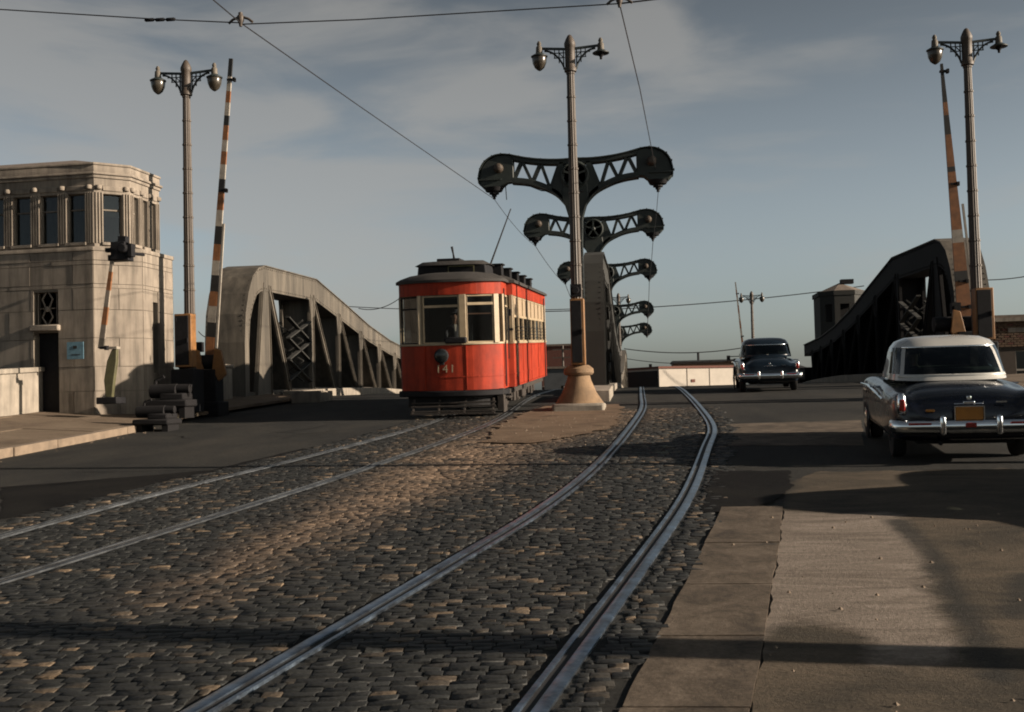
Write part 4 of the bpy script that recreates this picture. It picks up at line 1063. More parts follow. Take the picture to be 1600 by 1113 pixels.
lg = gate('tall raised striped gate arm beside the left lamp post', A(327, 560, 30.2), A(361, 92, 30.2), .24, .10, [(1.3, or_), (.9, bl_), (1, wo_), (.9, or_), (1, bl_), (.9, wo_), (1, or_), (1.1, bl_), (1, wo_), (1.1, or_), (.8, bl_), (.9, wo_), (.8, or_), (.7, wo_), (.9, or_), (.6, bl_), (.8, wo_), (.7, or_), (.9, wo_), (1.1, bl_)])
rg = gate('tall raised faded orange gate arm in front of the right truss end', A(1508, 500, 28.5), A(1471, 100, 28.5), .36, .06, [(3, or_), (.8, bl_), (2.2, or_), (1, 'white'), (2.5, or_), (2, or_), (.4, bl_), (2.5, or_), (1.5, bl_), (1, or_), (3, bl_)], second=True, lampz=(.97, .53, .15, .05))
fg = gate('thin distant raised gate arm beside the far right lamp', A(1163, 562, 84), A(1149, 441, 84), .16, .08, [(1, or_), (1, wo_)]*5, second=False, thick=.05, lampz=(.85, .3))
mb = MB(); mb.box((-.7, 0, .25), (.9, .06, .06)); mb.box((-1.15, 0, .15), (.25, .2, .35)); mb.build('side_light', 'iron', fg)
# small striped arm carried by a black bracket on the house chamfer
hg = gate('short striped gate arm hanging below a black lamp bracket on the bridge house', A(176, 402, 26.6), A(158, 545, 26.6), .075, .14, [(1.4, 'stone'), (1.8, or_), (1.6, 'stone'), (1.7, or_), (1.3, 'stone'), (1, 'steel')], second=False, housing=False, lampz=(.99,))
mb = MB(); mb.box((.15, .1, .14), (.34, .34, .42)); mb.box((.15, .1, -.02), (.5, .3, .14)); mb.box((.22, .1, .38), (.2, .18, .22)); mb.box((-.14, .1, .18), (.14, .12, .1)); mb.box((.46, .0, .14), (.1, .2, .3))
mb.lathe((.32, -.1, .18), [(.1, 0), (.11, .08), (.09, .12)], 12, axis='y'); mb.tube([(-.12, .1, .2), (0, .1, .32), (.2, .1, .35)], .025, 6)
mb.build('lamp_bracket', 'iron', hg, bevel=.01)
mb = MB(); mb.tube([(-.0, .05, 0), (.05, .5, .1)], .04, 6); mb.tube([(.3, .1, .1), (.35, .9, .15)], .04, 6); mb.build('wall_stay', 'iron', hg)
# machinery on the left sidewalk
def machine(label, px, py, d, sc=1.0):  # shade on these machines is put into their steel colour
    p = A(px, py, d); t = thing('gate_machine', label, 'gate machine', (p.x, p.y, p.z)); 
    mb = MB(); mb.box((0, 0, .10*sc), (1.25*sc, .8, .2*sc)); mb.box((.12, 0, .28*sc), (.7*sc, .6, .2*sc)); mb.build('base_plate', 'shadesteel', t, bevel=.04)
    mb = MB(); mb.lathe((-.2*sc, 0, .45*sc), [(.02, -.34), (.2*sc, -.32), (.2*sc, .32), (.02, .34)], 14, axis='x'); mb.build('drum', 'shadesteel', t, smooth=40)
    mb = MB(); mb.lathe((.34*sc, 0, .5*sc), [(.02, -.2), (.13*sc, -.18), (.13*sc, .18), (.02, .2)], 12, axis='x'); mb.build('gear_case', 'shadesteel', t, smooth=40)
    mb = MB(); mb.tube([(-.5*sc, 0, .3*sc), (-.45*sc, 0, .75*sc), (-.2*sc, 0, .85*sc)], .05*sc, 8); mb.tube([(.5*sc, 0, .3*sc), (.56*sc, 0, .62*sc)], .06*sc, 8); mb.build('lever', 'shadesteel', t, smooth=40)
    for s in (-1, 1):
        mb = MB(); mb.box((s*.45*sc, 0, -.12), (.14, .6, .3)); mb.build('leg', 'shadesteel', t)
    return t
machine('squat black gate machine nearest the left kerb end', 246, 664, 25.2, .66)
machine('squat black gate machine in shadow between the bridge house and lamp', 268, 636, 27.2, .85)
# tall leaf-shaped counterweight standing by the wall of the house
p = A(175, 628, 26.6); cw = thing('counterweight_stand', 'khaki leaf shaped iron counterweight standing in shadow by the house chamfer', 'counterweight', p)
mb = MB(); mb.prism([(-.16, .1), (-.2, .5), (-.12, .95), (.0, 1.22), (.13, 1.24), (.12, .95), (.05, .5), (.0, .1)], lambda u, v_: (u, 0, v_), lambda u, v_: (u, .12, v_)); mb.build('leaf', 'khaki', cw, bevel=.02)
mb = MB(); mb.box((-.05, .06, .03), (.5, .5, .16)); mb.build('foot', 'iron', cw, bevel=.02)
mb = MB(); mb.box((.05, .05, 1.26), (.2, .2, .06)); mb.build('cap', 'stone_pale', cw)

# ------------------------------------------------------------------ people
def person(name, label, loc, rz, sit=False, hold=None, cap=False, sc=1.0, group=None):
    t = thing(name, label, 'person', loc, (0, 0, rz)); t.scale = (sc, sc, sc)
    V, E, Rr = [], [], []
    def vtx(p, r, parent=None):
        V.append(p); Rr.append(r); i = len(V)-1
        if parent is not None: E.append((parent, i))
        return i
    # facing -Y; hips at z=.95 (standing) or seat .45
    h = .52 if sit else .95
    pel = vtx((0, 0, h), .15); ch = vtx((0, 0, h+.28), .145, pel); sh = vtx((0, 0, h+.45), .13, ch); nk = vtx((0, -.01, h+.55), .058, sh)
    hd1 = vtx((0, -.02, h+.63), .078, nk); hd2 = vtx((0, -.015, h+.72), .095, hd1); hd3 = vtx((0, -.005, h+.80), .07, hd2)
    for s in (-1, 1):
        a = vtx((s*.19, 0, h+.44), .068, sh)
        if hold:
            b = vtx((s*.25, -.10, h+.18), .048, a); c = vtx((s*.15, -.34, h+.16), .036, b); dd = vtx((s*.13, -.42, h+.17), .034, c)
        else:
            b = vtx((s*.24, .02, h+.16), .048, a); c = vtx((s*.24, -.04, h-.08), .036, b); dd = vtx((s*.24, -.06, h-.15), .034, c)
        dv = (Vector(V[dd])-Vector(V[c])).normalized()
        for q in range(4):
            o = Vector((s*(q-1.5)*.018, 0, 0)); f0 = vtx(tuple(Vector(V[dd])+o+dv*.03), .011, dd); f1 = vtx(tuple(Vector(V[dd])+o+dv*.065+Vector((0, 0, -.012))), .009, f0); vtx(tuple(Vector(V[dd])+o+dv*(.075)+Vector((0, 0, -.035))), .008, f1)
        th = vtx(tuple(Vector(V[c])+Vector((-s*.04, 0, .0))+dv*.05), .011, c); vtx(tuple(Vector(V[c])+Vector((-s*.045, 0, -.01))+dv*.09), .009, th)
        l0 = vtx((s*.09, 0, h-.06), .098, pel)
        if sit: l1 = vtx((s*.12, -.42, h-.02), .07, l0); l2 = vtx((s*.12, -.46, h-.42), .045, l1); vtx((s*.12, -.62, h-.47), .04, l2)
        else: l1 = vtx((s*.10, -.01, .50), .068, l0); l2 = vtx((s*.11, .02, .08), .045, l1); vtx((s*.12, -.15, .04), .042, l2)
    me = bpy.data.meshes.new(name); me.from_pydata(V, E, [])
    ob = bpy.data.objects.new('body', me); COL.objects.link(ob)
    sk = ob.modifiers.new('skin', 'SKIN'); 
    if not me.skin_vertices: 
        bm = bmesh.new(); bm.from_mesh(me); bm.verts.layers.skin.verify(); bm.to_mesh(me); bm.free()
    for i, sv in enumerate(me.skin_vertices[0].data): sv.radius = (Rr[i], Rr[i]*(.82 if i in (0, 1, 2) else 1)); sv.use_root = (i == 0)
    sb = ob.modifiers.new('sub', 'SUBSURF'); sb.levels = 1; sb.render_levels = 1
    dg = bpy.context.evaluated_depsgraph_get(); m2 = bpy.data.meshes.new_from_object(ob.evaluated_get(dg))
    ob.modifiers.clear(); ob.data = m2; m2.materials.clear(); m2.materials.append(M['cloth']); m2.materials.append(M['skin'])
    hands = [Vector(V[i]) for i in range(len(V)) if Rr[i] in (.034, .011, .009, .008)]
    for f in m2.polygons:
        c = Vector(f.center)
        if c.z > h+.53 or any((c-q).length < .045 for q in hands): f.material_index = 1
    m2.shade_smooth(); ob.parent = t
    z = h+.72
    mb = MB(); mb.prism([(-.11, 0), (-.125, .02), (-.105, -.035)], lambda u, v_: (-.012, u-.005, z+v_-.01), lambda u, v_: (.012, u-.005, z+v_-.01)); mb.build('nose', 'skin', t)
    for s in (-1, 1):
        mb = MB(); mb.lathe((s*.036, -.100, z+.022), [(.004, -.006), (.013, 0), (.004, .006)], 8); mb.build('eye', 'dark', t)
        mb = MB(); mb.lathe((s*.094, 0, z), [(.006, -.03), (.018, 0), (.006, .03)], 8); mb.build('ear', 'skin', t, smooth=60)
    mb = MB(); mb.box((0, -.098, z-.055), (.05, .012, .010)); mb.build('mouth', 'dark', t)
    mb = MB(); mb.lathe((0, .01, 0), [(.093, z+.02), (.101, z+.05), (.09, z+.1), (.05, z+.125), (.005, z+.13)], 14); mb.build('hair', 'dark', t, smooth=60)
    if cap:
        mb = MB(); mb.lathe((0, 0, 0), [(.105, z+.07), (.107, z+.10), (.13, z+.13), (.12, z+.15), (.01, z+.155)], 16); mb.box((0, -.12, z+.075), (.15, .09, .012)); mb.build('cap', 'cloth', t, smooth=30)
    else:
        pass
    mb = MB(); mb.prism([(-.03, 0), (.03, 0), (.012, -.16), (-.012, -.16)], lambda u, v_: (u, -.135, h+.52+v_), lambda u, v_: (u, -.12, h+.52+v_)); mb.build('shirt_front', 'white', t)
    return t

# ------------------------------------------------------------------ streetcar
SL = math.atan(.047)
SC0 = Vector((-4.30, 26.2, zr(26.3)+.02))
sc = thing('streetcar', 'red and cream streetcar number 141 coming down off the bridge', 'streetcar', SC0, (SL, 0, R(-0.6)))
LEN = 10.4; HWd = 1.3
# plan of the front: bowed vestibule, y negative is towards the viewer
plan = [(-1.3, .35), (-1.2, .0), (-.66, -.36), (.36, -.42), (.98, -.22), (1.12, .05)]
plan = [(-1.30, .50), (-1.24, .12), (-.62, -.30), (.0, -.38), (.62, -.30), (1.10, .02), (1.16, .18)]
full = plan+[(1.16, .95), (1.30, .98), (1.30, LEN-1.0), (1.16, LEN-.95), (1.1, LEN), (.55, LEN+.3), (-.55, LEN+.3), (-1.1, LEN), (-1.3, LEN-.6)]
ZB, ZS, ZH, ZR_ = .62, 1.69, 2.80, 3.13     # apron, sill, head, roof edge
def skin(poly, z0, z1, name, mt, closed=True, flare=None, smooth=28):
    mb = MB(); n = len(poly)
    for i in range(n if closed else n-1):
        a, b = poly[i], poly[(i+1) % n]
        mb.add([(a[0], a[1], z0), (b[0], b[1], z0), (b[0], b[1], z1), (a[0], a[1], z1)], [(0, 1, 2, 3)])
    o = mb.build(name, mt, sc); return o
def off_poly(poly, o):
    n = len(poly); out = []
    for i in range(n):
        a, b, c_ = Vector(poly[i-1]), Vector(poly[i]), Vector(poly[(i+1) % n])
        n1 = Vector(((b-a).y, -(b-a).x)).normalized(); n2 = Vector(((c_-b).y, -(c_-b).x)).normalized()
        bis = (n1+n2); bis = bis.normalized() if bis.length > .01 else n1
        out.append(tuple(b+bis*(o/max(.4, bis.dot(n1)))))
    return out
def sprism(poly, z0, z1, name, mt, parent=None, bevel=0):
    mb = MB(); mb.prism(poly, lambda u, v_: (u, v_, z0), lambda u, v_: (u, v_, z1)); return mb.build(name, mt, parent or sc, bevel=bevel)
# lower body as a shell with smooth curve
def curved(poly, k=6):
    """round the front by subdividing with a Catmull curve"""
    P = [Vector((a, b, 0)) for a, b in poly]; return [(p.x, p.y) for p in catmull(P, k)]
front = curved(plan[:7], 5)
body_poly = front+full[7:]
mb = MB(); n = len(body_poly)
for i in range(n):
    a, b = body_poly[i], body_poly[(i+1) % n]
    mb.v += [(a[0], a[1], ZB), (b[0], b[1], ZB), (b[0], b[1], ZS-.02), (a[0], a[1], ZS-.02)]; k = len(mb.v); mb.f.append((k-4, k-3, k-2, k-1))
lb = mb.build('body_panel', 'red', sc); 
bm = bmesh.new(); bm.from_mesh(lb.data); bmesh.ops.remove_doubles(bm, verts=bm.verts, dist=.001); bm.to_mesh(lb.data); bm.free(); lb.data.shade_smooth(); lb.data.set_sharp_from_angle(angle=R(24))
sprism(off_poly(body_poly, .004), ZH+.02, ZR_, 'letterboard', 'red')
sprism(off_poly(body_poly, .025), ZS-.03, ZS+.02, 'belt_rail', 'cream', bevel=.008)
sprism(off_poly(body_poly, .012), ZB+.30, ZB+.325, 'moulding', 'red')
sprism(off_poly(body_poly, -.03), ZB-.02, ZB+.03, 'floor', 'dark')
sprism(off_poly(body_poly, -.05), ZH, ZH+.03, 'ceiling', 'khaki')
rvt = MB()
for k in range(34):
    y = 1.1+k*.25
    if y > LEN-1.1: break
    for z in (ZB+.04, ZS-.07, ZR_-.05): rvt.box((1.303, y, z), (.014, .022, .022))
o = rvt.build('rivet_row', 'red', sc); struct(o, 'stuff')
for y in (2.9, 4.9, 6.9):
    mb = MB(); mb.box((1.305, y, (ZB+ZS)/2), (.014, .03, ZS-ZB-.05)); mb.build('seam_strip', 'red', sc)
# vertical seams on the dash
for (x, y) in ((-.62, -.305), (.36, -.36)):
    mb = MB(); mb.box((x, y-.006, (ZB+ZS)/2), (.022, .02, ZS-ZB-.04)); mb.build('seam_strip', 'red', sc)
# front posts, sashes and panes
def post(x, y, w_, d_=.08, mt='cream', z0=ZS, z1=ZH+.02, rot=0):
    mb = MB(); mb.box((x, y, (z0+z1)/2), (w_, d_, z1-z0), (0, 0, rot)); return mb.build('window_post', mt, sc, bevel=.01)
fw_posts = [(-1.27, .30, .10, 0), (-.70, -.24, .14, .5), (.30, -.335, .16, 0.05), (1.03, -.06, .14, .7), (1.15, .16, .08, 1.2)]
for x, y, w_, r_ in fw_posts: post(x, y, w_, rot=r_)
def sash(p0, p1, z0, z1, div=None, name='window', par_=None, mt='cream', pane='glass', bar=.035):
    p0, p1 = Vector((*p0, 0)), Vector((*p1, 0)); fr = MB()
    for a, b in (((p0, z0), (p1, z0)), ((p0, z1), (p1, z1)), ((p0, z0), (p0, z1)), ((p1, z0), (p1, z1))):
        fr.bar((a[0].x, a[0].y, a[1]), (b[0].x, b[0].y, b[1]), bar, bar)
    for dv in (div or []): fr.bar((p0.x, p0.y, dv[0]), (p1.x, p1.y, dv[0]), dv[1], dv[1])
    f = fr.build(name, mt, sc)
    g = MB(); g.add([(p0.x, p0.y, z0), (p1.x, p1.y, z0), (p1.x, p1.y, z1), (p0.x, p0.y, z1)], [(0, 1, 2, 3)]); g.build('pane', pane, f)
    return f
sash((-1.24, .22), (-.76, -.20), ZS+.03, ZH-.01, [(2.52, .04)], mt='iron')
sash((-.62, -.29), (.21, -.34), ZS+.03, ZH-.01, [(2.56, .055)])
f = sash((.39, -.325), (.97, -.11), ZS+.03, ZH-.01, [(2.60, .06)])
mb = MB(); mb.bar((.40, -.30, 2.37), (.96, -.09, 2.37), .03, .03); mb.build('sash_bar', mat('brown sash bar', (.30, .12, .06), .6), f)
# door at the front right corner, narrow, with handrail
sash((1.165, .24), (1.165, .88), ZS+.03, ZH-.01, [(2.55, .035)])
for zz in (.70,):
    mb = MB(); mb.box((1.17, .56, 1.2), (.02, .62, .98)); mb.build('door_panel', 'red', sc, bevel=.01)
mb = MB(); mb.tube([(1.20, .22, ZB+.05), (1.20, .22, 2.95)], .018, 6); mb.tube([(1.24, .50, 1.3), (1.24, .50, 2.5)], .016, 6); mb.build('handrail', 'iron', sc)
mb = MB(); mb.box((-1.235, .80, 1.72), (.03, .62, 2.2)); mb.box((-1.26, .80, 1.72), (.03, .03, 2.2)); mb.build('door_panel', 'iron', sc)  # closed leaf added to keep the left vestibule window dark
mb = MB(); mb.box((-1.05, 1.30, 1.72), (.5, .03, 2.2)); mb.build('bulkhead', 'interior', sc)  # partition added to keep that same window dark
mb = MB(); mb.box((1.24, .90, 2.4), (.05, .05, .16)); mb.box((1.26, .9, 2.0), (.09, .1, .05)); mb.build('door_fitting', 'iron', sc)
post(1.26, .96, .09, .07); 
# side windows, each its own part
ny = 8; y0 = 1.1; pitch = (LEN-1.2-y0)/ny
for s in (1, -1):
    for k in range(ny):
        ya = y0+k*pitch
        mb = MB(); mb.box((s*1.29, ya, (ZS+ZH)/2), (.05, .10, ZH-ZS+.02)); mb.build('window_post', 'cream', sc)
        f = sash((s*1.285, ya+.06), (s*1.285, ya+pitch-.06), ZS+.03, ZH-.01, [(2.32, .06)], mt='cream')
        if s > 0:
            mb = MB(); mb.box((1.283, ya+pitch/2, 2.55), (.012, pitch-.12, .44)); mb.build('window_blind', mat('drawn blind', (.62, .46, .30), .8, var=.2, scale=14) if k == 0 else bpy.data.materials['drawn blind'], f)
            gd = MB()
            for q in range(4): gd.bar((1.325, ya+.05, 1.80+q*.09), (1.325, ya+pitch-.05, 1.80+q*.09), .012, .012)
            gd.build('window_guard', 'iron', f)
post(1.26, LEN-1.1, .10, .1); post(-1.26, LEN-1.1, .10, .1)
mb = MB(); mb.box((1.318, 1.55, 1.25), (.02, .16, .78)); mb.build('side_notice', 'cream', sc)
for yv in (LEN-1.9,):
    mb = MB(); mb.tube([(1.35, yv, ZB), (1.35, yv, 3.0)], .02, 6); mb.build('downpipe', 'iron', sc)
# side sill and rear vestibule panels are part of the shell; roof follows
def loft_roof():
    rp_ = off_poly(body_poly, .07); c0 = rp_; mb = MB(); rings = []
    def shrink(k, dy, z): 
        return [(x*k, (y-LEN/2)*(1-dy)+LEN/2, z) for x, y in rp_]
    rings = [shrink(1, 0, ZR_-.02), shrink(1.0, 0, ZR_+.04), shrink(.93, .012, ZR_+.10), shrink(.78, .035, ZR_+.18), shrink(.62, .06, ZR_+.22)]
    for rg_ in rings: mb.v += rg_
    n = len(rp_)
    for j in range(len(rings)-1):
        for i in range(n): mb.f.append((j*n+i, j*n+(i+1) % n, (j+1)*n+(i+1) % n, (j+1)*n+i))
    mb.f.append(tuple(range(n))[::-1]); mb.f.append(tuple((len(rings)-1)*n+i for i in range(n)))
    return mb.build('roof', 'roofdark', sc, smooth=40)
loft_roof()
# clerestory deck, with ventilators and trolley gear
dk = MB(); dk.prism([(-.86, .30), (-.80, .15), (.80, .15), (.86, .30), (.86, LEN-.6), (-.86, LEN-.6)], lambda u, v_: (u, v_, ZR_+.14), lambda u, v_: (u*.97, v_+.02, ZR_+.40)); d_ = dk.build('clerestory', 'iron', sc, bevel=.02)
dk = MB(); dk.prism([(-.90, .22), (-.5, .06), (.5, .06), (.90, .22), (.90, LEN-.5), (-.90, LEN-.5)], lambda u, v_: (u, v_, ZR_+.40), lambda u, v_: (u*.8, (v_-5)*.98+5, ZR_+.50)); dk.build('clerestory_roof', 'roofdark', sc, bevel=.015)
mb = MB()
for q in ((-.08, ZR_+.17, .52, ZR_+.17), (-.08, ZR_+.37, .52, ZR_+.37), (-.08, ZR_+.17, -.08, ZR_+.37), (.52, ZR_+.17, .52, ZR_+.37)): mb.bar((q[0], .12, q[1]), (q[2], .12, q[3]), .02, .025)
mb.build('roof_sign_frame', 'khaki', d_)
mb = MB(); mb.box((-.1, .7, ZR_+.52), (.55, .9, .10)); mb.build('trolley_base', 'iron', sc, bevel=.02)
mb = MB(); mb.tube([(-.02, .65, ZR_+.55), (-.05, .7, ZR_+.7), (-.08, .7, ZR_+.88)], [.03, .02, .03], 8); mb.build('trolley_hook', 'iron', sc)
for k in range(5):
    mb = MB(); yv = 1.2+k*1.65; mb.box((.94, yv, ZR_+.30), (.24, .34, .26)); mb.box((.96, yv, ZR_+.44), (.28, .4, .04)); mb.build('ventilator', 'iron', sc, bevel=.015)
    if k: 
        mb = MB(); mb.box((-.94, yv, ZR_+.30), (.24, .34, .26)); mb.build('ventilator', 'iron', sc, bevel=.015)
tp = MB(); tp.tube([(.2, 4.8, ZR_+.55), (.62, 6.9, ZR_+2.45)], [.03, .018], 6); tp.build('trolley_pole', 'iron', sc)
tp = MB(); tp.box((.2, 4.8, ZR_+.53), (.4, .9, .1)); tp.build('trolley_base', 'iron', sc)
# headlight and bumper, running gear
hl = MB(); hl.lathe((-.20, -.36, 1.42), [(.06, 0), (.15, .02), (.165, .06), (.165, .13), (.15, .15), (.14, .155)], 20, axis='y'); h_ = hl.build('headlight', 'iron', sc, smooth=40)
hl = MB(); hl.lathe((-.20, -.36, 1.42), [(.135, .158), (.08, .175), (.01, .18)], 20, axis='y'); hl.build('lens', mat('dark lens', (.03, .035, .035), .15, var=.1), h_, smooth=60)
mb = MB(); mb.box((-.20, -.42, 1.245), (.1, .08, .06)); mb.build('headlight_bracket', 'iron', h_)
mb = MB(); mb.box((.14, -.42, 1.77), (.50, .12, .14), (0, 0, 0)); mb.build('wiper_motor', 'iron', sc, bevel=.03)
bp_ = off_poly(body_poly, .09)
sprism(off_poly(front+[(1.16, .5), (-1.3, .7)], .07), ZB-.14, ZB-.01, 'bumper', 'iron', bevel=.02)
sprism(off_poly(front+[(1.16, .5), (-1.3, .7)], -.14), ZB-.40, ZB-.14, 'underframe', 'dark')
fd = MB()
for zz, yy_ in ((.34, -.34), (.26, -.40), (.15, -.46), (.10, -.50)): fd.bar((-.95, yy_, zz), (1.0, yy_, zz), .05, .035)
for x in (-.9, -.3, .3, .95): fd.bar((x, -.25, .42), (x, -.50, .10), .04, .03)
fd.build('fender', 'under', sc)
mb = MB(); mb.box((1.08, .12, .38), (.16, .30, .50)); mb.box((1.15, .55, .40), (.22, .62, .04)); mb.box((1.10, .55, .22), (.04, .6, .34)); mb.build('entrance_step', 'under', sc, bevel=.015)
sprism([(-1.15, 1.0), (1.15, 1.0), (1.15, LEN-.8), (-1.15, LEN-.8)], .45, ZB+.02, 'sill_frame', 'under')
for y in (2.2, 3.6, 6.3, 7.7):
    for s in (-1, 1):
        mb = MB(); mb.lathe((s*.73, y, .36), [(.33, -.02), (.34, 0), (.30, .05), (.12, .06), (.10, .10)] if s > 0 else [(.10, -.10), (.12, -.06), (.30, -.05), (.34, 0), (.33, .02)], 24, axis='x'); mb.build('wheel', 'under', sc, smooth=30)
for y in (2.9, 7.0):
    for s in (-1, 1):
        mb = MB(); mb.box((s*.98, y, .40), (.08, 2.0, .13)); mb.box((s*1.0, y, .34), (.14, .35, .30)); mb.box((s*.98, y-.7, .36), (.16, .24, .26)); mb.box((s*.98, y+.7, .36), (.16, .24, .26)); mb.build('truck_frame', 'under', sc, bevel=.02)
for x_, l_e in ((.9, .8), (-.9, 1.0)):
    mb = MB(); mb.box((x_, 5.0, .36), (.35, l_e, .3)); mb.build('equipment_box', 'under', sc, bevel=.03)
# interior: rear bulkhead and seats
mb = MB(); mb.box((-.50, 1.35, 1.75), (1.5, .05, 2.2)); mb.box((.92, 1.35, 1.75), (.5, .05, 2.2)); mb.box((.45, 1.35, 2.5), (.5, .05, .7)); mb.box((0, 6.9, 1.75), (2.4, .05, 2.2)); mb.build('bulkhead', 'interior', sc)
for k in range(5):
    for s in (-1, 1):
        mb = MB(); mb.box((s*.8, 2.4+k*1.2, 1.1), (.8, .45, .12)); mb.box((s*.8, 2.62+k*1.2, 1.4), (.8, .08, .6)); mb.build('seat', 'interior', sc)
def text(s_, size, parent, loc, rot, mt, ext=.004, cw_=None):
    cu = bpy.data.curves.new('number', 'FONT'); cu.body = s_; cu.size = size; cu.extrude = ext; cu.align_x = 'CENTER'; cu.align_y = 'CENTER'; cu.space_character = cw_ or 1.0
    o = bpy.data.objects.new('number', cu); COL.objects.link(o); dg = bpy.context.evaluated_depsgraph_get()
    me = bpy.data.meshes.new_from_object(o.evaluated_get(dg)); bpy.data.objects.remove(o); me.materials.clear(); me.materials.append(M[mt])
    o = bpy.data.objects.new('number', me); COL.objects.link(o); o.parent = parent; o.location = loc; o.rotation_euler = rot; return o
text('141', .26, sc, (-.13, -.395, 1.115), (R(90), 0, 0), 'cream', cw_=1.25)
bpy.context.view_layer.update(); mw = sc.matrix_world
pp = mw @ Vector((.02, .20, ZB+.05)); person('person', 'motorman in dark uniform and white shirt standing behind the streetcar windscreen', pp, R(12), hold=True, cap=True)

# ------------------------------------------------------------------ cars
def ringpts(hw, y0, y1, z, n=32, e=3.2, zc=None):
    pts = []; cy, hl = (y0+y1)/2, (y1-y0)/2
    for k in range(n):
        t = 2*math.pi*k/n; c, s = math.cos(t), math.sin(t)
        pts.append((hw*math.copysign(abs(c)**(2/e), c), cy+hl*math.copysign(abs(s)**(2/e), s), z+(zc(hw*math.copysign(abs(c)**(2/e), c)) if zc else 0)))
    return pts
def make_car(name, label, loc, rot, paint, top, old=False, plate=True, group=None):
    t = thing(name, label, 'car', loc, rot, group)
    # y=0 rear bumper, +y forward
    ST = [  # y, half width, deck z, fender z, low z, crown
        (.03, .70, .62, .60, .40), (.06, .80, .76, .72, .34), (.12, .87, .85, .84, .30), (.25, .91, .93, .92, .28), (.45, .93, .985, .93, .27), (.8, .945, 1.03, .93, .26), (1.15, .95, 1.07, .96, .26),
        (1.6, .94, 1.07, .98, .26), (2.3, .93, 1.07, .99, .26), (3.0, .93, 1.06, 1.0, .26), (3.4, .94, 1.06, 1.01, .26), (3.9, .95, 1.04, 1.01, .27), (4.4, .95, .99, .98, .28), (4.7, .93, .93, .93, .30), (4.85, .88, .82, .84, .34), (4.92, .80, .66, .68, .40)]
    if old: ST = [(y, w_*.96, d-.0+(.03 if 0.2 < y < 1.3 else 0), f-.06 if y < 1.5 else f, l) for y, w_, d, f, l in ST]
    P = []
    for (y, w_, d, f, l) in ST:
        half = [(0, d), (.30*w_, d-.004), (.55*w_, d-.022), (.70*w_, min(d-.05, f+.02)), (.78*w_, f-.01), (.87*w_, f+.005), (.95*w_, f-.03), (.99*w_, f-.12), (1.0*w_, (f+l)/2+.05), (.985*w_, l+.16), (.95*w_, l+.03), (.88*w_, l)]
        P.append([(x, y, z) for x, z in half]+[(-x, y, z) for x, z in half[::-1][:-1]])
    mb = MB(); n = len(P[0])
    for r_ in P: mb.v += r_
    for j in range(len(P)-1):
        for i in range(n): mb.f.append((j*n+i, j*n+(i+1) % n, (j+1)*n+(i+1) % n, (j+1)*n+i))
    mb.f.append(tuple(range(n))[::-1]); mb.f.append(tuple((len(P)-1)*n+i for i in range(n)))
    bd = mb.build('body', paint, t, smooth=60)
    sb = bd.modifiers.new('sub', 'SUBSURF'); sb.levels = 1; sb.render_levels = 2
    # greenhouse levels
    LV = [(.79, .92, 3.55, 1.045, 3.6), (.78, 1.02, 3.42, 1.13, 3.5), (.755, 1.16, 3.22, 1.28, 3.3), (.73, 1.33, 3.02, 1.43, 3.1), (.705, 1.44, 2.92, 1.50, 3.0), (.65, 1.58, 2.78, 1.575, 2.9), (.52, 1.78, 2.60, 1.63, 2.7), (.25, 2.02, 2.35, 1.655, 2.4)]
    n = 48; rings = [ringpts(h, a, b, z, n, e) for h, a, b, z, e in LV]
    shell, panes = MB(), {}
    win = {}
    def cls(k, j):
        tt = (k+.5)/n*360
        if 1 <= j < 4 if not old else 1 <= j < 3:
            if 222 < tt < 318: return 'rear_window'
            if 50 < tt < 130: return 'windscreen'
            for nm, a, b in (('side_window', 142, 176), ('side_window.', 184, 215), ('side_window..', 4, 38), ('side_window...', 325, 356)):
                if a < tt < b: return nm
        return None
    for j in range(len(rings)-1):
        for k in range(n):
            c = cls(k, j); q = [rings[j][k], rings[j][(k+1) % n], rings[j+1][(k+1) % n], rings[j+1][k]]
            if c is None: shell.add(q, [(0, 1, 2, 3)])
            else: panes.setdefault(c, MB()).add(q, [(0, 1, 2, 3)])
    shell.v += rings[-1]; shell.f.append(tuple(range(len(shell.v)-n, len(shell.v))))
    def weld(o, sm=50):
        bm = bmesh.new(); bm.from_mesh(o.data); bmesh.ops.remove_doubles(bm, verts=bm.verts, dist=.0005); bmesh.ops.recalc_face_normals(bm, faces=bm.faces); bm.to_mesh(o.data); bm.free(); o.data.shade_smooth(); o.data.set_sharp_from_angle(angle=R(sm))
    rf = shell.build('roof', top, t); weld(rf)
    for nm, pm in panes.items():
        o = pm.build(nm.rstrip('.'), 'carglass', t); weld(o)
    # chrome frame below the rear window
    fr = MB(); pts = [p for k, p in enumerate(rings[1]) if 214 < k/n*360 < 326]
    fr.tube([(x*1.01, y-.012, z-.03) for x, y, z in pts], .028, 6); fr.build('window_trim', 'cartop' if not old else paint, t, smooth=60)
    fr = MB(); pts = [p for k, p in enumerate(rings[4 if not old else 3]) if 216 < k/n*360 < 324]; fr.tube([(x*1.005, y-.008, z) for x, y, z in pts], .014, 6); fr.build('window_trim', 'chrome', t, smooth=60)
    # seats
    for y in (1.75, 2.7):
        mb = MB(); mb.box((0, y-.25, .95), (1.25, .16, .5)); mb.box((0, y, .62), (1.25, .5, .16)); mb.build('bench_seat', 'interior', t, bevel=.04)
    mb = MB(); mb.box((0, 2.3, .40), (1.3, 3.0, .04)); mb.build('cabin_floor', 'interior', t)
    # bumper and guards
    bp = MB(); pts = [(-.93, .22), (-.92, .02), (-.80, -.07), (-.4, -.10), (0, -.11), (.4, -.10), (.80, -.07), (.92, .02), (.93, .22)]
    pts = [(p.x, p.y) for p in catmull([Vector((a, b, 0)) for a, b in pts], 4)]
